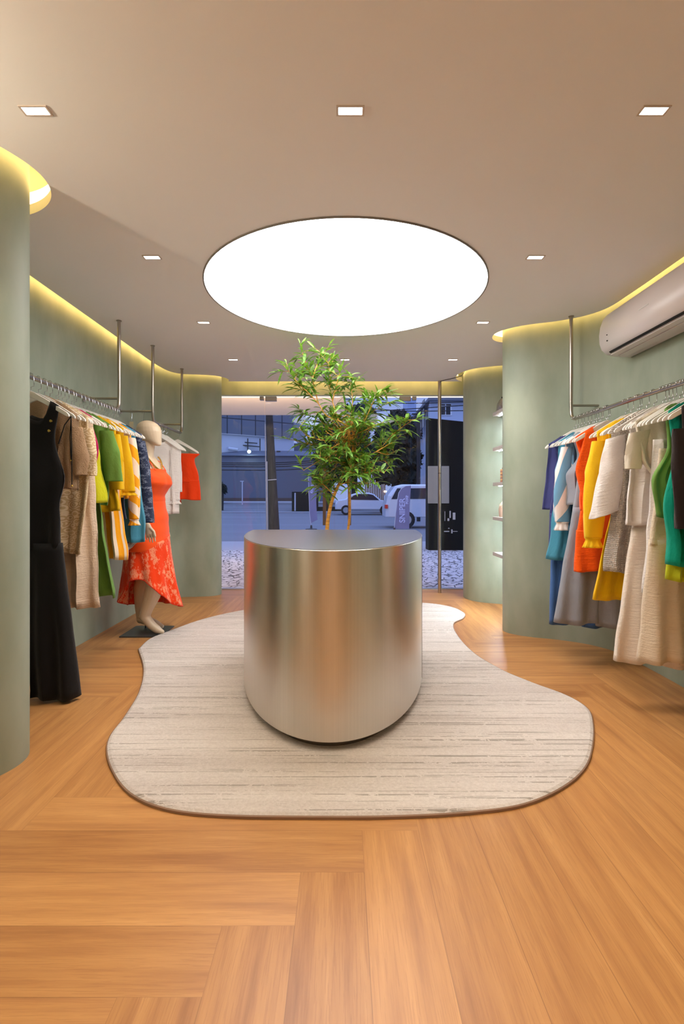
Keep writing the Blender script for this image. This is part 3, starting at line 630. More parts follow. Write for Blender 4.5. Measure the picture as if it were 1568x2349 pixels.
garment('dress', 'deep yellow flared dress below the ivory knit kimono top', 'dress', yellow2, 1, 3.04, (.5, .54), prof=[(0, .18, .17), (.4, .19, .15), (.8, .24, .235), (1, .25, .28)], folds=(2, .004, .022))
garment('kimono', 'ivory textured knit kimono top with a wide half sleeve', 'kimono top', knit, 1, 2.95, (.66, .72), prof=[(0, .2, .2), (.35, .2, .17), (1, .23, .24)], sleeves=arms(False, (.17, 1.5, .055, .03), (.2, 1.3, .07, .04), (.235, 1.05, .085, .05), tilt=-.3, ctilt=-.35), neck=(.07, .03, .0), smat=white)
garment('trousers', 'long ivory linen trousers hanging nearly to the floor', 'trousers', ivory, 1, 2.80, (.22, .25), prof=[(0, .15, .13), (1, .2, .16)], ztop=1.45, legs=dict(crotch=.95, hem=(.22, .25), flare=.05, shift=(-.03, .06)), folds=(2, .004, .018), dep=(.02, .035))
garment('blouse', 'white ruffled blouse under the stone shirt', 'blouse', white, 1, 2.77, (1.0, 1.0), prof=[(0, .2, .19), (.5, .2, .19), (1, .2, .215)], neck=(.06, .02, .0))
garment('shirt', 'stone-coloured open shirt with short boxy sleeve', 'shirt', shirt, 1, 2.71, (1.2, 1.22), prof=[(0, .2, .2), (.6, .2, .17), (1, .2, .1)], sleeves=arms(False, (.17, 1.5, .06, .02), (.2, 1.38, .05, .02), (.21, 1.3, .04, .02), tilt=-.2))
garment('skirt', 'white linen skirt hanging below the green vest', 'skirt', white, 1, 2.66, (.64, .64), prof=[(0, .15, .13), (1, .2, .17)], ztop=1.45)
garment('vest', 'grass green sleeveless vest next to the stone shirt', 'vest', grgreen, 1, 2.58, (1.03, 1.05), prof=[(0, .18, .13), (.35, .17, .12), (.65, .2, .2), (1, .2, .17)], top='strap', neck=(.07, .12, .03))
garment('trousers', 'cream wide trousers at the near end of the right rail', 'trousers', cream, 1, 2.63, (.3, .3), prof=[(0, .15, .12), (1, .2, .17)], ztop=1.4, legs=dict(crotch=.9, hem=(.28, .30), flare=.03, shift=(0, .02)), folds=(2, .004, .018))
garment('skirt', 'lime green skirt showing below the emerald top', 'skirt', lime2, 1, 2.53, (.72, .74), prof=[(0, .15, .1), (1, .2, .15)], ztop=1.42)
garment('top', 'emerald green sleeveless top at the right edge of the photo', 'top', emerald, 1, 2.48, (.8, .82), prof=[(0, .18, .17), (.3, .18, .15), (.6, .2, .19), (1, .2, .18)], top='strap', neck=(.1, .12, .03))
garment('blouse', 'black blouse, nearest garment visible on the right rail', 'blouse', fabric('black_cotton', C(42, 34, 34)), 1, 2.40, (.9, .95), prof=[(0, .18, .16), (.5, .2, .15), (1, .2, .12)], sleeves=arms(False, (.15, 1.47, .05, .03), (.15, 1.25, .05, .03), (.14, 1.0, .045, .03)))
RN = ['farthest along', 'behind the striped blouse', 'before the grey vest', 'behind the grey vest', 'behind the yellow blouse', 'behind the kimono top', 'before the kimono top', 'beside the white blouse', 'behind the green vest', 'nearest the camera']
for k, Y in enumerate((3.87, 3.63, 3.53, 3.49, 3.17, 3.02, 2.88, 2.74, 2.61, 2.44)):
    hanger(1, RRX - .02, Y, RRZ, 'spare white hanger %s on the right rail' % RN[k], 'spare hangers on the right rail', R.uniform(-.05, .05))

# ------------------------------------------------------------------ mannequin
MX, MY = -1.655, 4.34; yaw = math.radians(-14); cyw, syw = math.cos(yaw), math.sin(yaw)
def mw(p): return Vector((MX + p[0] * cyw - p[1] * syw, MY + p[0] * syw + p[1] * cyw, p[2]))
mr = empty('mannequin', (MX, MY, 0), 'cream faceless mannequin in an orange outfit standing at the end of the left rail', 'mannequin')
skin = plain('mannequin_cream', C(226, 204, 176), .38)
mb = MB()
def eloft(tab, n_=24, cap=True, sub=4):
    rows = []
    for i in range(len(tab) - 1):
        for k in range(sub): rows.append([lerp(a_, b_, (lambda t: t)(k / sub)) for a_, b_ in zip(tab[i], tab[i + 1])])
    rows.append(list(tab[-1])); out_ = []
    for z, c_, rx_, ry_ in rows: out_.append([mw((c_ + rx_ * math.cos(2 * PI * k / n_), ry_ * math.sin(2 * PI * k / n_), z)) for k in range(n_)])
    return out_
torso = [(.72, 0, .06, .10), (.78, -.01, .13, .185), (.88, -.01, .15, .20), (.98, 0, .135, .19), (1.08, .005, .112, .15), (1.16, .01, .108, .142), (1.24, .02, .118, .152), (1.32, .02, .118, .158), (1.39, .008, .10, .165), (1.44, -.005, .078, .165), (1.475, -.01, .06, .12), (1.50, -.01, .05, .075)]
mb.loft(eloft(torso), cap0=True, cap1=True)
mb.loft(eloft([(1.46, -.01, .058, .062), (1.52, .0, .05, .052), (1.58, .01, .05, .05), (1.64, .01, .055, .05)]), cap0=True, cap1=True)
head = [(1.582, .10, .012, .016), (1.59, .092, .034, .03), (1.61, .066, .06, .05), (1.635, .04, .085, .064), (1.67, .022, .104, .074), (1.705, .012, .113, .079), (1.74, .005, .107, .076), (1.77, .0, .088, .064), (1.79, -.002, .056, .044), (1.801, -.004, .02, .016)]
mb.loft(eloft(head), cap0=True, cap1=True)
for s_ in (-1, 1): mb.ball(mw((.082, s_ * .07, 1.275)), .07, .075, .078, 16, 12)
def limb(pts, rs_, n_=16): mb.tube([mw(p) for p in spline(pts, 4)], [lerp(rs_[min(int(k / 4), len(rs_) - 1)], rs_[min(int(k / 4) + 1, len(rs_) - 1)], (k % 4) / 4) for k in range(4 * (len(pts) - 1) + 1)], n_)
limb([(-.01, -.085, .85), (.06, -.085, .65), (.125, -.08, .47), (.10, -.075, .35), (.045, -.07, .22), (.02, -.07, .15)], [.10, .092, .073, .07, .05, .043])
limb([(.0, .085, .85), (-.04, .085, .65), (-.09, .085, .47), (-.115, .085, .35), (-.125, .085, .2), (-.12, .085, .10)], [.10, .092, .073, .07, .052, .044])
# feet
limb([(-.012, -.07, .158), (.02, -.07, .145), (.08, -.07, .085), (.14, -.068, .045), (.2, -.066, .026)], [.034, .042, .037, .033, .012])
limb([(-.15, .085, .075), (-.115, .085, .085), (-.03, .083, .065), (.04, .08, .042), (.10, .078, .03)], [.034, .042, .037, .033, .014])
# arms
limb([(-.01, -.165, 1.425), (-.03, -.205, 1.30), (-.045, -.225, 1.14), (.06, -.235, 1.03), (.155, -.235, .935)], [.052, .046, .042, .034, .024])
limb([(-.01, .165, 1.425), (-.03, .205, 1.30), (-.05, .225, 1.14), (-.03, .225, 1.0), (.0, .215, .90)], [.052, .046, .042, .034, .024])
def hand(w0, sgn):
    mb.tube([mw((w0[0], w0[1], w0[2])), mw((w0[0] + .012, w0[1], w0[2] - .04)), mw((w0[0] + .02, w0[1], w0[2] - .085))], [.023, .03, .031], 12, flat=.5)
    for k, (dx, ln) in enumerate(((.034, .068), (.014, .078), (-.007, .074), (-.027, .058))):
        b0 = Vector((w0[0] + .018 + dx, w0[1], w0[2] - .075)); mb.tube([mw(b0), mw(b0 + Vector((.006 + dx * .15, sgn * .004, -ln * .5))), mw(b0 + Vector((.004 + dx * .2, sgn * .016, -ln)))], [.0095, .0085, .006], 8)
    b0 = Vector((w0[0] + .025, w0[1], w0[2] - .03)); mb.tube([mw(b0), mw(b0 + Vector((.035, 0, -.03))), mw(b0 + Vector((.05, 0, -.075)))], [.013, .0105, .007], 8)
hand((.16, -.235, .935), 1); hand((.0, .215, .90), -1)
bo = build('body', mb, skin, mr, smooth=True)
m_ = bo.modifiers.new('r', 'REMESH'); m_.mode = 'VOXEL'; m_.voxel_size = .005; m_.use_smooth_shade = True
m_ = bo.modifiers.new('s', 'SMOOTH'); m_.factor = .5; m_.iterations = 4
bp = MB().box(-1.82, 4.16, .0, -1.485, 4.51, .010); build('base_plate', bp, plain('base_plate_metal', C(92, 96, 100), .35, .7), mr)
build('support_rod', MB().tube([mw((-.08, .085, .005)), mw((-.08, .085, .09))], .006, 10), DARKG, mr)
osat = fabric('orange_jersey', C(255, 88, 24), rough=.6, wr=.12); coral = fabric('coral_print', C(240, 62, 8), 'coral', C(246, 150, 112), wr=.15)
def wrap(tab, grow_, z0, z1, n_=56, rowsN=22, wavef=None, bust=False):
    tb = sorted([(z, c_, a_, b_) for z, c_, a_, b_ in tab]); rings, uvs = [], []
    for i in range(rowsN):
        z = lerp(z0, z1, i / (rowsN - 1)); c_, a_, b_ = interp([tuple(t) for t in tb], z); p_, q_ = [], []
        for j in range(n_ + 1):
            th = 2 * PI * j / n_; g_ = grow_ + (wavef(th, z) if wavef else 0); x = c_ + (a_ + g_) * math.cos(th); y = (b_ + g_) * math.sin(th)
            if bust:
                e = math.exp(-((z - 1.275) / .062) ** 2); d = max(0, math.cos(th)) ** .7 * (.5 + .5 * min(1, abs(math.sin(th)) * 1.4 + .45)); x += .055 * e * d
            if j < n_: p_.append(mw((x, y, z + (.022 * math.cos(th) * 0))))
            q_.append((j / n_ * 1.0, z))
        rings.append(p_); uvs.append(q_)
    return MB().loft(rings, uv=uvs)
to = build('camisole', wrap(torso, .012, 1.385, 1.095, bust=True, wavef=lambda th, z: .0025 * math.sin(z * 95 + 2 * math.cos(th)) * (1 if z > 1.12 else 0)), osat, mr, smooth=True, solid=.003)
st = MB()
for s_ in (-1, 1): st.tube([mw((.125, s_ * .075, 1.375)), mw((.07, s_ * .08, 1.45)), mw((-.01, s_ * .085, 1.49)), mw((-.075, s_ * .08, 1.44)), mw((-.09, s_ * .08, 1.37))], .006, 8, flat=.5)
build('strap', st, osat, to)
build('skirt', wrap([(.72, .0, .15, .20)] + torso[2:], .014, 1.115, .70, wavef=lambda th, z: .002 * math.sin(z * 60)), osat, mr, smooth=True, solid=.003)
# flounce: high-low hem
rings, uvs = [], []; NF = 96
for i in range(26):
    t = i / 25; p_, q_ = [], []
    for j in range(NF + 1):
        th = 2 * PI * j / NF; d = (th - math.radians(277) + PI) % (2 * PI) - PI
        high = math.exp(-(d / 1.0) ** 2)
        zs = .80 - .09 * math.cos(d) * .6; zh = .205 + .28 * high
        z = lerp(zs, zh, t); k = t ** 1.25 * (1 if high < .5 else .85)
        wv_ = .022 * k * math.sin(7 * th + .6) + .012 * k * math.sin(11 * th)
        rx_ = lerp(.165, .245, k) + wv_; ry_ = lerp(.20, .235, k) + wv_
        if j < NF: p_.append(mw((-.0 + .035 * k + rx_ * math.cos(th), ry_ * math.sin(th), z)))
        q_.append((j / NF * 1.5, z))
    rings.append(p_); uvs.append(q_)
fo = build('flounce', MB().loft(rings, uv=uvs), coral, mr, smooth=True, solid=.003)
tr = MB(); tr.tube(rings[-1] + [rings[-1][0]], .0035, 6); build('hem_trim', tr, fabric('hem_red', C(214, 46, 20)), fo)
# necklace
nk = MB()
for k in range(46):
    t = -1.15 + 2.3 * k / 45; th = t * 1.25; pz = 1.488 - .115 * math.cos(th) ** 3 if abs(th) < PI / 2 else 1.49
    p = mw((.03 + .088 * math.cos(th), .092 * math.sin(th), 1.50 - .12 * max(0, math.cos(th)) ** 1.5)); nk.ball(p, .0075, n=8, m=5)
build('necklace', nk, plain('gold', (0, 0, 0, 1)), mr)

# ------------------------------------------------------------------ air conditioner
r = empty('air_conditioner', (2.045, 3.1, 2.14), 'white split air conditioner mounted high on the right wall', 'air conditioner')
prof = [(2.045, 2.14), (1.93, 2.145), (1.875, 2.158), (1.84, 2.19), (1.826, 2.23), (1.822, 2.29), (1.83, 2.35), (1.85, 2.405), (1.875, 2.437), (1.905, 2.452), (2.045, 2.46)]
sec = lambda y, k=1: [(2.045 + (x - 2.045) * k, y, 2.3 + (z - 2.3) * k) for x, z in prof]
acw = plain('ac_plastic', C(226, 216, 214), .3)
build('casing', MB().loft([sec(2.70, .97), sec(2.708), sec(3.612), sec(3.62, .97)], cap0=True, cap1=True), acw, r, smooth=True)
build('air_slot', MB().obox((1.868, 3.16, 2.158), (.0065, 0, -.0045), (0, .39, 0), (.0015, 0, .0022)), plain('slot_black', C(14, 12, 12), .7), r)
build('flap', MB().obox((1.905, 3.16, 2.146), (.022, 0, -.003), (0, .41, 0), (.001, 0, .004)), acw, r, bevel=.003)
build('flap', MB().obox((1.965, 3.16, 2.1405), (.03, 0, -.001), (0, .41, 0), (.0005, 0, .0035)), acw, r, bevel=.003)
build('indicator', MB().box(1.8195, 3.50, 2.262, 1.8235, 3.508, 2.268).box(1.8195, 3.50, 2.222, 1.827, 3.508, 2.228), plain('slot_black', (0, 0, 0, 1)), r)
build('emblem', MB().box(1.8195, 3.03, 2.297, 1.8235, 3.13, 2.302), plain('silver_mark', C(240, 238, 236), .3, .3), r)

# ------------------------------------------------------------------ pole and cable near window
px_ = XX(1007, 6.12); r = empty('steel_pole', (px_, 6.12, 0), 'slim steel floor-to-ceiling pole in front of the shop window', 'pole')
build('shaft', MB().tube([(px_, 6.1, 0), (px_, 6.1, 1.43)], .021, 16), STEEL, r, smooth=True); build('shaft', MB().tube([(px_, 6.1, 1.436), (px_, 6.1, CEIL)], .021, 16), STEEL, r, smooth=True)
build('joint', MB().tube([(px_, 6.1, 1.428), (px_, 6.1, 1.438)], .0195, 16), DARKG, r)
tag(build('cable', MB().tube(spline([(px_, 6.08, CEIL - .02), (px_ + .02, 6.06, CEIL - .008), (px_ + .12, 5.95, CEIL - .006), (px_ + .2, 5.8, CEIL + .0), (px_ + .22, 5.76, CEIL + .05)], 5), .004, 6), plain('black_cable', C(20, 20, 20), .5)), 'thin black cable running along the ceiling from the pole to the cove', 'cable')

# ------------------------------------------------------------------ niche shelves and accessories
shelfm = plain('shelf_grey', C(196, 190, 190), .6); ledw = emis('shelf_led', (.80, .91, 1, 1), 170)
SZs = [2.03, 1.665, 1.30, .945, .575]; ords = ['top', 'second', 'middle', 'fourth', 'bottom']
for z, nme in zip(SZs, ords):
    r = empty('wall_shelf', (1.86, 4.98, z), 'grey wall shelf with a light strip underneath, %s of five in the niche' % nme, 'shelf', 'niche shelves')
    m = MB().box(1.58, 4.62, z - .035, 1.868, 5.34, z); build('board', m, shelfm, r, bevel=.002)
    build('light_strip', MB().box(1.63, 4.66, z - .040, 1.64, 5.30, z - .035), ledw, r)
r = empty('handbag', (1.685, 5.2, 2.03), 'glittery silver clutch bag on the top niche shelf', 'bag')
a = NT('glitter'); vo = a.n('TexVoronoi'); vo.inputs['Scale'].default_value = 160; a.l(a.pos, vo.inputs[0]); a.l(a.mix(vo.outputs[0], C(214, 206, 200), C(60, 56, 56)), a.b.inputs['Base Color']); a.b.inputs['Metallic'].default_value = .7; a.b.inputs['Roughness'].default_value = .3
def bagr(z, kx, ky): return [(1.685 + kx * math.copysign(abs(math.cos(t)) ** .4, math.cos(t)), 5.2 + ky * math.copysign(abs(math.sin(t)) ** .4, math.sin(t)), z) for t in [2 * PI * k / 24 for k in range(24)]]
build('body', MB().loft([bagr(2.031, .085, .10), bagr(2.045, .09, .105), bagr(2.11, .085, .10), bagr(2.155, .06, .08), bagr(2.165, .04, .06)], cap0=True, cap1=True), a.m, r, smooth=True)
build('bow', MB().ball((1.635, 5.12, 2.15), .035, .02, .014).ball((1.68, 5.15, 2.165), .03, .02, .012), black, r, smooth=True)
r = empty('display_bust', (1.70, 5.21, .945), 'beige necklace display bust on the fourth niche shelf', 'display bust')
bm_ = plain('linen_bust', C(206, 178, 158), .8); build('neck', MB().lathe((1.70, 5.21, .945), [(.09, 0), (.095, .08), (.085, .13), (.05, .17), (.042, .21), (.045, .24)], 24), bm_, r, smooth=True)
build('cap', MB().lathe((1.70, 5.21, 1.185), [(.045, 0), (.04, .006), (.02, .012)], 20), WHITEP, r, smooth=True)
nk = MB()
for k in range(28):
    t = 2 * PI * k / 28; nk.ball((1.70 + .085 * math.cos(t), 5.21 + .09 * math.sin(t), .945 + .125 - .045 * max(0, -math.cos(t)) - .0 * math.sin(t)), .009, n=8, m=5)
tag(build('necklace', nk, plain('coral_bead', C(226, 120, 60), .35)), 'coral and gold beaded necklace worn by the beige display bust', 'necklace')
r = empty('bracelet_stand', (1.665, 5.2, 1.30), 'upright stand stacked with orange and brown bead bracelets on the middle niche shelf', 'bracelet stand')
build('post', MB().lathe((1.665, 5.2, 1.30), [(.03, 0), (.03, .15)], 16), plain('stand_wood', C(120, 72, 44), .6), r)
for k in range(8):
    m = MB(); zz = 1.31 + k * .0165
    for q in range(16): t = 2 * PI * q / 16; m.ball((1.665 + .042 * math.cos(t), 5.2 + .042 * math.sin(t), zz), .0075, n=6, m=4)
    build('bracelet', m, plain('bead_a', C(206, 128, 66), .35) if k % 2 else plain('bead_b', C(150, 74, 44), .35), r)
r = empty('tote_bag', (1.745, 5.12, 1.665), 'blush pink structured bag on the second niche shelf', 'bag')
build('body', MB().loft([[(1.745 + dx * .06, 5.12 + dy * .13, 1.666) for dx, dy in ((-1, -1), (1, -1), (1, 1), (-1, 1))], [(1.745 + dx * .03, 5.12 + dy * .10, 1.87) for dx, dy in ((-1, -1), (1, -1), (1, 1), (-1, 1))]], cap0=True, cap1=True), plain('blush_leather', C(206, 168, 146), .5), r, bevel=.01)
build('handle', MB().tube(spline([(1.745, 5.06, 1.868), (1.745, 5.08, 1.92), (1.745, 5.16, 1.92), (1.745, 5.18, 1.868)], 5), .004, 8), plain('blush_leather', (0, 0, 0, 1)), r)

# ------------------------------------------------------------------ potted bamboo-like plant
PY = 4.15
r = empty('potted_plant', (XX(748, PY), PY, .018), 'tall leafy green plant with yellowish canes rising behind the metal counter', 'plant')
build('pot', MB().lathe((XX(752, PY), PY, .018), [(.12, 0), (.15, .02), (.17, .3), (.175, .32), (.16, .325), (.155, .29)], 32), plain('pot_grey', C(150, 146, 140), .6), r, smooth=True)
build('soil', MB().lathe((XX(752, PY), PY, .30), [(.156, 0), (.15, .006)], 24), plain('soil', C(50, 36, 26), .95), r)
a = NT('cane_bark'); n1 = a.noise(8, a.mapv(a.pos, (1, 1, 9)), 3); a.l(a.ramp(n1, (.3, C(186, 124, 44)), (.6, C(232, 170, 70))), a.b.inputs['Base Color']); a.b.inputs['Roughness'].default_value = .5; CANE = a.m
a = NT('leaf_green_m'); sp = a.noise(2.5, a.pos, 2); at_ = a.n('ObjectInfo'); uvn = a.uv; sp2 = a.noise(40, a.mapv(a.pos, (1, 1, 1)), 1)
a.l(a.ramp(sp2, (.3, C(66, 108, 34)), (.5, C(104, 148, 50)), (.75, C(150, 186, 78))), a.b.inputs['Base Color']); a.b.inputs['Roughness'].default_value = .42
a.b.inputs['Subsurface Weight'].default_value = 0; a.b.inputs['Transmission Weight'].default_value = 0
tl = a.n('BsdfTranslucent'); tl.inputs[0].default_value = C(120, 160, 50); mx = a.n('MixShader'); mx.inputs[0].default_value = .25; a.l(a.b.outputs[0], mx.inputs[1]); a.l(tl.outputs[0], mx.inputs[2]); a.l(mx.outputs[0], a.o.inputs[0]); LEAF = a.m
stems = MB(); leaves = MB()
def leaf(p, d, up, ln, wd):
    d = d.normalized(); sd = d.cross(up)
    if sd.length < .01: sd = Vector((1, 0, 0))
    sd.normalize(); nn_ = sd.cross(d); vs = []; fs = []; K = 6; droop = R.uniform(.1, .45) * ln
    for k in range(K + 1):
        t = k / K; c_ = p + d * ln * t - Vector((0, 0, droop * t * t)); wv_ = wd * (math.sin(PI * min(1, t * .92 + .04)) ** .8) * (1 - .3 * t)
        if k == K: wv_ = .0004
        vs += [c_ - sd * wv_ + nn_ * wv_ * .35, c_, c_ + sd * wv_ + nn_ * wv_ * .35]
    for k in range(K):
        b = 3 * k; fs += [(b, b + 1, b + 4, b + 3), (b + 1, b + 2, b + 5, b + 4)]
    leaves.add(vs, fs)
def twig(pts, r0, dens=1.0, l0=.1, bare=.15):
    q = spline(pts, 6); n_ = len(q); stems.tube(q, [lerp(r0, .0012, k / (n_ - 1)) for k in range(n_)], 6)
    tot = sum((q[k + 1] - q[k]).length for k in range(n_ - 1)); cnt = max(3, int(tot / .026 * dens)); sgn = 1
    for c_ in range(cnt):
        t = lerp(bare, 1, (c_ + R.random() * .6) / cnt); k = min(int(t * (n_ - 1)), n_ - 2); p = q[k].lerp(q[k + 1], t * (n_ - 1) - k); d = (q[k + 1] - q[k]).normalized()
        side_ = Vector((R.uniform(-1, 1), R.uniform(-1, 1), R.uniform(-.3, .5))).normalized(); sgn = -sgn
        dv = (d * .55 + side_ * .8 + Vector((sgn * .35, 0, .05))).normalized()
        leaf(p, dv, Vector((R.uniform(-.4, .4), R.uniform(-.6, .2), 1)), R.uniform(.8, 1.28) * l0, R.uniform(.012, .018))
    leaf(q[-1], (q[-1] - q[-2]), Vector((0, 0, 1)), l0, .009)
def B(pxs, y0, y1): n_ = len(pxs); return [P(x, y, lerp(y0, y1, k / (n_ - 1))) for k, (x, y) in enumerate(pxs)]
# canes
c1 = [Vector((XX(749, PY), PY, .3))] + B([(750, 1213), (758, 1160), (769, 1128), (782, 1100), (794, 1068)], PY, PY)
stems.tube(spline(c1, 5), [lerp(.0175, .009, k / 25) for k in range(26)], 10)
c2 = B([(794, 1068), (806, 1040), (810, 1018), (802, 998), (794, 977), (776, 965)], PY, PY); stems.tube(spline(c2, 4), [.008] * 21, 8)
c3 = [Vector((XX(770, PY), PY + .08, .3)), P(800, 1200, PY + .05), P(800, 1120, PY + .05), P(792, 1060, PY)]; stems.tube(spline(c3, 5), .010, 8)
main = [([(776, 965), (748, 953), (730, 926), (707, 901), (686, 882), (666, 857), (650, 838)], 0, -.15), ([(730, 926), (722, 895), (716, 870), (704, 840), (694, 812), (688, 790)], 0, .1), ([(776, 965), (762, 920), (756, 880), (757, 845), (745, 822)], 0, .05), ([(716, 870), (728, 835), (742, 815), (768, 830)], 0, .1), ([(762, 920), (775, 870), (782, 845)], 0, -.1),
        ([(810, 1018), (806, 960), (808, 920), (808, 885), (826, 865)], 0, .05), ([(810, 1010), (836, 965), (850, 935), (861, 912), (884, 889)], 0, -.1), ([(806, 1000), (835, 960), (870, 935), (905, 918)], 0, .12), ([(800, 1060), (863, 1036), (900, 997), (941, 967), (962, 960)], 0, -.1), ([(863, 1036), (890, 1020), (920, 998)], -.1, .0), ([(863, 1036), (890, 1042), (915, 1030)], -.1, .1),
        ([(794, 1068), (840, 1062), (879, 1057), (890, 1066)], 0, .15), ([(790, 1080), (830, 1085), (859, 1080), (876, 1078)], 0, -.2), ([(794, 977), (760, 985), (734, 965), (700, 950), (678, 946)], 0, .15), ([(790, 1010), (740, 1010), (705, 1000), (688, 985), (675, 985)], 0, -.1), ([(790, 1030), (750, 1025), (719, 1017), (700, 1015)], 0, .2), ([(765, 1135), (745, 1115), (726, 1098), (706, 1088)], 0, -.1),
        ([(769, 1128), (760, 1100), (744, 1080), (730, 1060)], 0, .1), ([(775, 1115), (800, 1105), (830, 1110), (868, 1105)], 0, -.15), ([(794, 1068), (770, 1060), (745, 1055), (722, 1050)], 0, -.2), ([(795, 1040), (830, 1030), (860, 1012), (880, 1005)], 0, .2), ([(800, 1000), (830, 990), (860, 975), (880, 968)], 0, -.2), ([(769, 1128), (755, 1125), (738, 1128), (728, 1118)], 0, .1), ([(780, 1110), (785, 1095), (805, 1085), (820, 1095)], 0, -.2)]
for pts, d0, d1 in main:
    w_ = B(pts, PY + d0, PY + d1); twig(w_, .005, 1.05, .098, .12)
    q = spline(w_, 4)
    for k in range(max(4, 2 * len(pts) - 1)):
        b = q[R.randrange(int(len(q) * .25), len(q) - 2)]; d = Vector((R.uniform(-1, 1), R.uniform(-.9, .9), R.uniform(-.2, .9))).normalized() * R.uniform(.07, .13)
        twig([b, b + d * .5, b + d + Vector((0, 0, -.01))], .0018, 1.3, .098, .2)
for k in range(85):   # inner mass
    b = P(R.gauss(797, 34), R.uniform(955, 1095), PY + R.uniform(-.12, .15)); d = Vector((R.uniform(-1, 1), R.uniform(-1, 1), R.uniform(-.3, .8))).normalized() * R.uniform(.1, .17)
    hub = P(800, 1010 + (R.random() - .5) * 120, PY)
    stems.tube([hub.lerp(b, .0), hub.lerp(b, .5) + Vector((0, 0, .01)), b], .002, 5); twig([b, b + d * .5, b + d], .0022, 1.1, .095, .05)
build('stem', stems, CANE, r, smooth=True); build('foliage', leaves, LEAF, r, smooth=True)

# ------------------------------------------------------------------ outdoors
a = NT('stone_mosaic'); vo = a.n('TexVoronoi', feature='DISTANCE_TO_EDGE'); vo.inputs['Scale'].default_value = 9; a.l(a.mapv(a.pos, (1, 1, 1)), vo.inputs[0]); nz = a.noise(3, a.pos)
c = a.mix(a.math('LESS_THAN', vo.outputs[0], .07), a.mix(nz, C(170, 172, 178), C(205, 206, 212)), C(60, 62, 68)); a.l(c, a.b.inputs['Base Color']); a.b.inputs['Roughness'].default_value = .8; PAVE = a.m
a = NT('asphalt'); nz = a.noise(.6, a.mapv(a.pos, (.15, 1.2, 1))); a.l(a.mix(nz, C(96, 98, 104), C(122, 124, 130)), a.b.inputs['Base Color']); a.b.inputs['Roughness'].default_value = .8; ASPH = a.m
conc = plain('pale_concrete', C(150, 152, 158), .9); walg = plain('boundary_grey', C(110, 114, 124), .9)
tag(build('sidewalk', MB().box(-12, GY + .06, -.2, 14, 11.0, -.004), PAVE), kind='structure'); tag(build('kerb', MB().box(-12, 11.0, -.2, 14, 13.2, -.002), conc), kind='structure')
tag(build('road', MB().box(-60, 13.2, -.3, 60, 37, -.03), ASPH), kind='structure'); tag(build('median', MB().box(-60, 37, -.3, 60, 38, .06), conc), kind='structure')
tag(build('far_road', MB().add([(-60, 38, 0), (60, 38, 0), (60, 49, .55), (-60, 49, .55)], [(0, 1, 2, 3)]), ASPH), kind='structure')
tag(build('far_sidewalk', MB().box(-60, 47, .2, 60, 90, .62), conc), kind='structure')
# canopy over the entrance
canp = plain('canopy_plaster', C(226, 206, 180), .8)
CZ = 2.75
tag(build('canopy', MB().box(-5, GY + .1, CZ, .05, 9.95, CZ + .3), canp), 'flat plastered canopy over the entrance seen through the glass, upper left', 'canopy')
r = empty('canopy_fill', (-1.2, GY + .25, LZ + .1), 'unseen fill light added outside the shop front to brighten the canopy', 'light')  # added out of sight to brighten the canopy underside, not a known fixture
build('housing', MB().box(-2.6, GY + .1, LZ + .05, .03, GY + .2, LZ + .1), DARKG, r)
L = bpy.data.lights.new('canopy_fill_light', 'AREA'); L.shape = 'RECTANGLE'; L.size = 2.5; L.size_y = .08; L.energy = CANOPY_FILL; L.color = (1, .72, .46)
lo = bpy.data.objects.new('canopy_fill_light', L); COL.objects.link(lo); lo.parent = r; lo.location = (-.1, -.02, .02); lo.rotation_euler = (math.radians(115), 0, 0)
# boundary wall with sloped cap
wl = empty('boundary_wall', (-14, 50, .6), 'long plain grey boundary wall across the street', 'wall')
X1 = XX(727, 50)
build('panel', MB().box(-40, 50, .6, X1, 50.4, 5.2), walg, wl); build('cap', MB().add([(-40, 49.8, 5.2), (X1, 49.8, 5.2), (X1, 53, 5.95), (-40, 53, 5.95)], [(0, 1, 2, 3)]), plain('roof_slate', C(92, 98, 112), .8), wl)
build('plinth', MB().box(-40, 49.9, .6, X1, 50, 1.05), plain('earth_brown', C(96, 82, 74), .9), wl)
tag(build('verge', MB().add([(-40, 45, .62), (X1, 47.5, .62), (X1, 48.5, .75), (-40, 48.5, .75)], [(0, 1, 2, 3)]), conc), kind='structure')
# upper building
bd = empty('warehouse_building', (-12, 60, 0), 'long building with dark glazed upper panels behind the boundary wall', 'building')
a = NT('panel_facade'); bk = a.n('TexBrick'); bk.offset = 0; bk.inputs['Scale'].default_value = 1; bk.inputs['Brick Width'].default_value = 1.3; bk.inputs['Row Height'].default_value = 2.3; bk.inputs['Mortar Size'].default_value = .05
bk.inputs['Color1'].default_value = C(100, 106, 120); bk.inputs['Color2'].default_value = C(108, 114, 128); bk.inputs['Mortar'].default_value = C(46, 48, 58); sw = a.n('SeparateXYZ'); a.l(a.pos, sw.inputs[0]); cb = a.n('CombineXYZ'); a.l(sw.outputs[0], cb.inputs[0]); a.l(sw.outputs[2], cb.inputs[1]); a.l(cb.outputs[0], bk.inputs[0]); a.l(bk.outputs[0], a.b.inputs['Base Color']); a.b.inputs['Roughness'].default_value = .5
A_ = P(440, 992, 50); Bq = P(673, 1008, 56); zt = 7.6
build('glazed_panel', MB().add([(A_.x, A_.y, zt), (Bq.x, Bq.y, zt), (Bq.x, Bq.y, 14), (A_.x, A_.y, 14), (Bq.x, 75, zt), (Bq.x, 75, 14)], [(0, 1, 2, 3), (1, 4, 5, 2)]), a.m, bd)
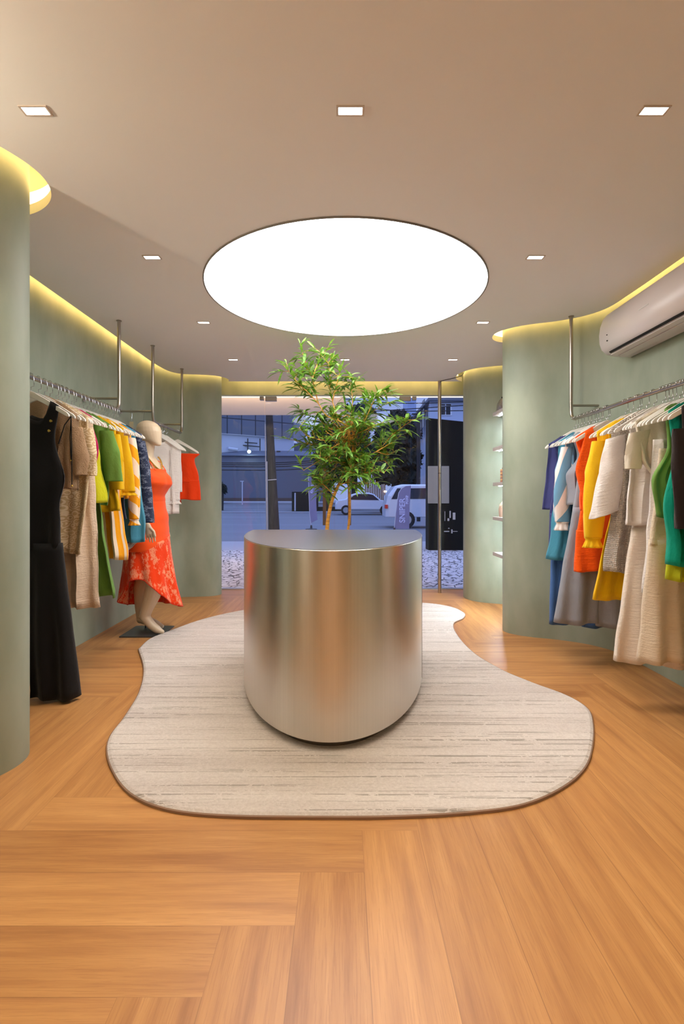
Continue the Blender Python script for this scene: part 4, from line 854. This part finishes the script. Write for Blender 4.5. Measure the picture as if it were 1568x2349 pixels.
build('wall', MB().add([(A_.x, A_.y + .3, 5.3), (Bq.x, Bq.y + .3, 5.3), (Bq.x, Bq.y + .3, zt), (A_.x, A_.y + .3, zt)], [(0, 1, 2, 3)]), plain('white_render', C(196, 200, 210), .8), bd)
pm = MB()
for x0, x1, y in ((507, 568, 1004), (530, 590, 1012), (540, 596, 1020)): p, q = P(x0, y, 53), P(x1, y + 5, 53.5); pm.tube([p, q], .06, 6)
for x in (530, 568, 596): pm.tube([P(x, 1006, 53), P(x, 1034, 53)], .06, 6)
build('pipework', pm, DARKG, bd)
build('condenser', MB().box(*P(634, 1043, 52), *(P(642, 1034, 52) + Vector((0, .6, 0)))), DARKG, bd); build('tank', MB().tube([P(524, 1029, 52), P(546, 1032, 52)], .17, 12), plain('white_render', (0, 0, 0, 1)), bd)
tag(build('flood_lamp', MB().ball(P(571, 1036, 49.6), .16), emis('flood', (.75, 1, .95, 1), 40)), 'small glaring floodlight on the long building across the street', 'lamp')
tag(build('back_building', MB().box(XX(674, 62), 62, 0, XX(760, 62), 66, ZZ(1017, 62)).box(XX(694, 61), 60.5, 0, XX(760, 61), 62, ZZ(1020, 61)), plain('grey_block', C(112, 116, 128), .9)), 'small plain grey block between the long building and the dark trees', 'building')
# wires
for k, (x0, y0, x1, y1) in enumerate(((480, 1066, 830, 1050), (480, 1070, 830, 1056), (480, 1062, 830, 1046), (480, 1078, 830, 1064), (480, 952, 1063, 930), (780, 915, 1063, 922), (780, 930, 1063, 942))):
    p, q = P(x0, y0, 13.5 + k * .15), P(x1, y1, 13.5 + k * .15); mid = (p + q) / 2 - Vector((0, 0, .08)); tag(build('power_line', MB().tube(spline([p, mid, q], 6), .013, 5), plain('wire', C(16, 18, 24), .8)), 'thin dark overhead cable, %s' % ('second of the low bundle', 'third of the low bundle', 'topmost of the low bundle', 'lowest of the low bundle', 'crossing above the grey wall and the house', 'highest beside the door hinge', 'just below the highest one')[k], 'cable', 'overhead cables')
# utility pole
r = empty('utility_pole', (XX(626, 12.4), 12.4, 0), 'leaning dark wooden utility pole on the sidewalk outside, left of the doors', 'pole')
a = NT('weathered_wood'); nz = a.noise(6, a.mapv(a.pos, (6, 6, .7)), 6, .7); a.l(a.ramp(nz, (.35, C(22, 21, 22)), (.6, C(46, 44, 44)), (.75, C(84, 82, 82))), a.b.inputs['Base Color']); a.b.inputs['Roughness'].default_value = .9
build('post', MB().tube([(XX(629, 12.4), 12.4, -.01), (XX(617, 12.4), 12.4, 3.2), (XX(605, 12.4), 12.4, 6.5)], [.15, .085, .07], 14), a.m, r, smooth=True)
build('conduit', MB().tube([(XX(613, 12.2), 12.2, 0), (XX(610.5, 12.2), 12.2, 2.0)], .028, 8).tube([(XX(609, 12.2), 12.2, 1.9), (XX(606, 12.2), 12.2, 5)], .012, 6), plain('conduit_grey', C(120, 124, 134), .5), r)
build('clamp', MB().tube([(XX(622, 12.3) - .14, 12.25, 1.55), (XX(622, 12.3) + .13, 12.25, 1.57)], .012, 6), conc, r)
# totem
T0, T1 = XX(983, 11.0), XX(1062, 11.0)
r = empty('sign_totem', ((T0 + T1) / 2, 11.1, 0), 'tall black sign slab standing on the sidewalk outside, right of the pole', 'sign'); blk = plain('black_panel', C(7, 7, 8), .6, spec=.1)
tb = MB(); zt0, zt1 = ZZ(959, 11.), ZZ(967, 11.)
tb.add([(T0, 11, 0), (T1, 11, 0), (T1, 11, zt1), (T0, 11, zt0), (T0 - .02, 11.3, 0), (T1, 11.3, 0), (T1, 11.3, zt1), (T0 - .02, 11.3, zt0)], [(0, 1, 2, 3), (4, 7, 6, 5), (0, 3, 7, 4), (1, 5, 6, 2), (3, 2, 6, 7), (0, 4, 5, 1)])
build('slab', tb, blk, r); lb = MB()
for x, y, w_, h_ in ((1020, 1184, 1.2, 22), (1032, 1180, 3, 16), (1028, 1192, 4, 6), (1041, 1184, 6, 16), (1024, 1219, 12, 2.2), (1036, 1219, 3, 9), (1043, 1219, 12, 1.2), (1029, 1212, 3, 2)):
    p = P(x, y, 10.985); k = 11 / F; lb.box(p.x - w_ * k / 2, 10.985, p.z - h_ * k / 2, p.x + w_ * k / 2, 10.999, p.z + h_ * k / 2)
build('sticker', lb, plain('sticker_grey', C(150, 152, 150), .7), r)
build('metal_plate', MB().box(*P(981, 1155, 10.96), *(P(1030, 1069, 10.96) + Vector((0, .035, 0)))), plain('plate_grey', C(112, 114, 110), .5), r, bevel=.01)
# right building
wb = plain('pale_render', C(190, 198, 216), .8)
r = empty('apartment_house', (7, 34, 0), 'pale two-storey house with a small white-framed window at upper right outside', 'building')
zt = ZZ(921, 34)
build('wall', MB().add([P(985, 1180, 34), (12, 34, 0), (12, 34, zt), (XX(985, 34), 34, zt), (XX(953, 60), 60, 0), (XX(953, 60), 60, zt)], [(0, 1, 2, 3), (4, 0, 3, 5)]), wb, r)
build('eave', MB().box(XX(980, 34), 33.6, zt, 12, 60, zt + .18), plain('eave_grey', C(110, 114, 126), .8), r)
f_ = build('window_frame', MB().box(*P(1008, 953, 33.95), *(P(1036, 926, 33.95) + Vector((0, .04, 0)))), plain('frame_white', C(225, 228, 235), .5), r); gm = MB()
for x0, x1, y0, y1 in ((1010, 1020.5, 932, 951), (1022.5, 1032.5, 932, 951), (1010, 1020.5, 927, 930.5), (1022.5, 1034, 927, 930.5)): gm.box(*P(x0, y1, 33.93), *(P(x1, y0, 33.93) + Vector((0, .02, 0))))
build('window_pane', gm, plain('dark_pane', C(20, 24, 40), .2), f_)
for k in range(3): sv = MB().box(XX(956 + k * 6, 45 - k * 4) - .02, 44 - k * 4, ZZ(1010, 45), XX(956 + k * 6, 45 - k * 4) + .02, 45 - k * 4, ZZ(960, 45)); build('side_window', sv, plain('dark_pane', (0, 0, 0, 1)), r)
tag(build('tower_block', MB().box(XX(934, 110), 110, 0, XX(954, 110), 118, ZZ(912, 110) + 3), plain('tower_pale', C(150, 164, 196), .8)), 'distant pale high-rise block between the trees and the pale house', 'building')
tag(build('lamp_post', MB().tube([(XX(959.5, 24), 24, 0), (XX(959.5, 24), 24, ZZ(946, 24))], .09, 8).box(XX(944, 24), 23.9, ZZ(951, 24), XX(961, 24), 24.1, ZZ(949, 24)), plain('post_black', C(16, 18, 26), .6)), 'tall dark post at the right end of the trees outside', 'post')
# trees
def tree(name, label, blobs, Y, trunk, seed, dens=900, sz=.3, col=(22, 34, 28)):
    rr = random.Random(seed); r = empty(name, (XX(trunk, Y), Y, 0), label, 'tree', 'trees across the street'); fm = MB()
    for bx, by, br in blobs:
        c_ = P(bx, by, Y); rad = br * Y / F; core = []
        fm.ball(c_, rad * .8, rad * .7, rad * .8, 14, 9)
        for k in range(int(dens * (br / 30) ** 2)):
            d = Vector((rr.gauss(0, 1), rr.gauss(0, 1), rr.gauss(0, 1))).normalized() * rad * rr.uniform(.72, 1.08); p = c_ + d
            u = Vector((rr.gauss(0, 1), rr.gauss(0, 1), rr.gauss(0, 1))).normalized(); v = u.cross(d).normalized() * sz * .5; u = u * sz
            fm.add([p - u, p - v, p + u, p + v], [(0, 1, 2, 3)])
    build('foliage', fm, plain('tree_leaf_%d' % seed, C(*col), .8), r)
    build('trunk', MB().tube([(XX(trunk, Y), Y, 0), (XX(trunk + 1, Y), Y, ZZ(blobs[0][1], Y))], .25, 10), plain('bark_dark', C(48, 44, 44), .9), r)
tree('tree', 'dark dense tree with a rounded crown left of the doors handle', [(745, 1000, 28), (752, 1050, 32), (765, 960, 26), (742, 1095, 22)], 44, 752, 3)
tree('tree', 'tall dark tree directly behind the indoor plant', [(800, 1000, 42), (830, 960, 32), (835, 1050, 38), (790, 1075, 32), (780, 950, 24)], 42, 812, 4)
tree('tree', 'broad dark tree on the right behind the banner flag', [(900, 1010, 40), (930, 1050, 34), (890, 1075, 34), (915, 970, 26), (940, 1000, 22), (935, 1095, 22)], 35.5, 905, 5)
tree('tree', 'small palm-like shrub at the far left edge of the shop window', [(506, 1118, 11), (512, 1124, 7)], 40, 505, 6, dens=500, sz=.25)
tag(build('hedge', MB().box(XX(669, 39), 39, .0, XX(727, 39), 41, ZZ(1128, 39)), plain('hedge_green', C(24, 34, 30), .95)), 'clipped dark green hedge block across the road', 'hedge')
tag(build('hedge', MB().box(XX(728, 39), 39.3, .0, XX(790, 39), 40, ZZ(1163, 39)), plain('hedge_green', (0, 0, 0, 1))), 'low dark hedge continuing right of the tall hedge block', 'hedge')
# slatted facade
r = empty('slatted_facade', (XX(860, 41), 41, 0), 'brown vertical timber slat facade glowing faintly behind the white sedan', 'facade')
for k in range(12): build('slat', MB().box(XX(838 + k * 4, 36.5) - .04, 36.4, 0.6, XX(838 + k * 4, 36.5) + .03, 36.6, ZZ(1080, 36.5)), plain('timber_brown', C(120, 72, 40), .7), r)
build('lamp', MB().box(*P(880, 1086, 36.3), *(P(886, 1083, 36.3) + Vector((0, .05, 0)))).box(*P(880, 1109, 36.3), *(P(886, 1106, 36.3) + Vector((0, .05, 0)))).box(*P(880, 1129, 36.3), *(P(886, 1126, 36.3) + Vector((0, .05, 0)))), emis('wall_lamp', (1, .95, .9, 1), 6), r)
# street furniture
for x0, yb, yt, Y, lab in ((555.5, 1158, 1105, 46, 'thin pale street lamp on the far sidewalk, in front of the grey wall'), (676.5, 1172, 1133, 38.5, 'slim pale post standing beside the tall hedge block')):
    m = MB().tube([(XX(x0, Y), Y, ZZ(yb, Y)), (XX(x0, Y), Y, ZZ(yt, Y))], .055, 8).box(XX(x0 - 5, Y) if Y > 40 else XX(x0 - 1.5, Y), Y - .05, ZZ(yt, Y), XX(x0 + 3, Y) if Y > 40 else XX(x0 + 1.5, Y), Y + .05, ZZ(yt, Y) + .08)
    tag(build('street_lamp' if Y > 40 else 'bollard', m, plain('pale_post', C(190, 194, 205), .5)), lab, 'post')
# cars
def car(name, label, x0, L, Y, kind='sedan', flip=False):
    r = empty(name, (x0 + L / 2, Y, 0), label, 'car'); cw = plain('car_silver', C(196, 202, 214), .3, .2, .5); gls = plain('car_glass', C(30, 34, 48), .1); rub = plain('tyre', C(16, 16, 18), .8)
    if kind == 'sedan': body = [(0, .35), (.0, .62), (.03, .80), (.14, .90), (.24, .95), (.36, 1.35), (.44, 1.43), (.62, 1.43), (.72, 1.33), (.84, 1.0), (.97, .94), (1, .7), (1, .35)]; win = [(.27, .97), (.375, 1.31), (.45, 1.37), (.61, 1.37), (.69, 1.28), (.78, 1.0)]
    else: body = [(0, .4), (0, .8), (.02, 1.2), (.08, 1.55), (.14, 1.62), (.6, 1.62), (.68, 1.5), (.78, 1.12), (.97, 1.0), (1, .75), (1, .4)]; win = [(.05, 1.1), (.10, 1.5), (.58, 1.52), (.65, 1.44), (.73, 1.12)]
    if flip: body = [(1 - a_, b_) for a_, b_ in body][::-1]; win = [(1 - a_, b_) for a_, b_ in win][::-1]
    h_ = .85; Wd = 1.7
    def sect(yo, k): return [(x0 + a_ * L, Y + yo, (b_ if b_ < .96 else .96 + (b_ - .96) * 1)) for a_, b_ in body]
    ring = lambda yo, ins: [(x0 + L / 2 + (a_ - .5) * L * (1 - ins), Y + yo, .35 + (b_ - .35) * (1 - ins * .6)) for a_, b_ in body]
    build('body', MB().loft([ring(0, .06), ring(.08, .0), ring(Wd - .08, .0), ring(Wd, .06)], cap0=True, cap1=True), cw, r, bevel=.02)
    build('side_window', MB().add([(x0 + a_ * L, Y - .012, b_ - .03) for a_, b_ in win] + [(x0 + a_ * L, Y + .1, b_ - .03) for a_, b_ in win], [tuple(range(len(win)))] + [(i, (i + 1) % len(win), len(win) + (i + 1) % len(win), len(win) + i) for i in range(len(win))]), gls, r)
    for wx in (.18, .82):
        wo_ = build('wheel', MB().tube([(x0 + wx * L, Y - .02, .30), (x0 + wx * L, Y + .2, .30)], .32, 20), rub, r); build('hub', MB().tube([(x0 + wx * L, Y - .03, .30), (x0 + wx * L, Y - .01, .30)], .19, 14), conc, wo_)
    tx = x0 + (0 if not flip else L); build('tail_light', MB().box(tx - .08 if flip else tx - .02, Y - .015, .72, tx + .02 if flip else tx + .08, Y + .3, .86), plain('tail_red', C(190, 40, 30), .3), r)
car('sedan_car', 'silver sedan on the road outside, seen under the plant leaves', XX(768, 33), XX(893, 33) - XX(768, 33) + .4, 33, 'sedan', True)
car('van_car', 'pale hatchback on the road outside, partly behind the black sign slab', XX(884, 19), 4.3, 19, 'van')
# banner flags
a = NT('flag_cloth'); nz = a.noise(3, a.pos, 4); a.l(a.mix(nz, C(96, 98, 130), C(132, 130, 168)), a.b.inputs['Base Color']); a.b.inputs['Roughness'].default_value = .7; FLAG = a.m
def flag(label, outline, Y, pole, base, texts):
    c_ = sum((Vector((x, y, 0)) for x, y in outline), Vector()) / len(outline); r = empty('banner_flag', (XX(pole[0][0], Y), Y, 0), label, 'flag', 'banner flags')
    pts = [P(x, y, Y) for x, y in outline]; n_ = len(pts); tri = tessellate_polygon([[Vector((p.x, p.z, 0)) for p in pts]])
    m = MB(); m.add([(p.x, Y - .006, p.z) for p in pts], [tuple(t) for t in tri]); m.add([(p.x, Y + .006, p.z) for p in pts], [tuple(t) for t in tri]); m.add([(p.x, Y - .006, p.z) for p in pts] + [(p.x, Y + .006, p.z) for p in pts], [(i, (i + 1) % n_, n_ + (i + 1) % n_, n_ + i) for i in range(n_)])
    clo = build('cloth', m, FLAG, r)
    build('pole', MB().tube([P(x, y, Y) for x, y in pole], .012, 6), plain('flag_pole', C(180, 184, 200), .4), r)
    build('base', MB().lathe((XX(base, Y), Y, 0), [(.2, 0), (.2, .03), (.04, .06), (.03, .16)], 16), DARKG, r)
    for tx, x, y, size, ang, mir in texts:
        cu = bpy.data.curves.new('txt', 'FONT'); cu.body = tx; cu.size = size; cu.extrude = .004; cu.offset = .006; cu.align_x = 'CENTER'; cu.align_y = 'CENTER'
        to_ = bpy.data.objects.new('tmp', cu); COL.objects.link(to_); dg = bpy.context.evaluated_depsgraph_get(); me_ = bpy.data.meshes.new_from_object(to_.evaluated_get(dg)); bpy.data.objects.remove(to_)
        me_.transform(Matrix.Translation(P(x, y, Y) + Vector((0, -.012, 0)) - r.location) @ Matrix.Rotation(PI / 2, 4, 'X') @ Matrix.Rotation(ang, 4, 'Z') @ Matrix.Scale(-1 if mir else 1, 4, (1, 0, 0)))
        me_.materials.clear(); me_.materials.append(plain('flag_text', C(176, 182, 220), .7)); o = bpy.data.objects.new('lettering', me_); COL.objects.link(o); o.parent = clo
        o.matrix_parent_inverse = Matrix.Identity(4)
flag('grey-violet feather flag with large vertical letters, near the parked van', [(905, 1213), (908, 1180), (911, 1150), (914, 1132), (920, 1121), (930, 1115), (942, 1114), (941, 1130), (939, 1160), (938, 1213)], 16.4, [(903, 1221), (907, 1180), (911, 1148), (914, 1131), (920, 1121), (930, 1115), (942, 1114)], 904, [('SNIPER', 922.5, 1171, .255, PI / 2, False), ('FOXR', 933, 1146, .11, PI / 2, False)])
flag('narrow grey-violet feather flag seen edge-turned, left of the door handles', [(707, 1088), (715, 1098), (723, 1110), (726, 1125), (725, 1150), (726, 1175), (728, 1192), (713, 1200), (710, 1180), (708, 1150), (707, 1115)], 17.9, [(707, 1088), (708, 1130), (710, 1180), (713, 1202), (713.5, 1215)], 713.5, [('FOXR', 715.5, 1122, .12, PI / 2 - .12, True)])
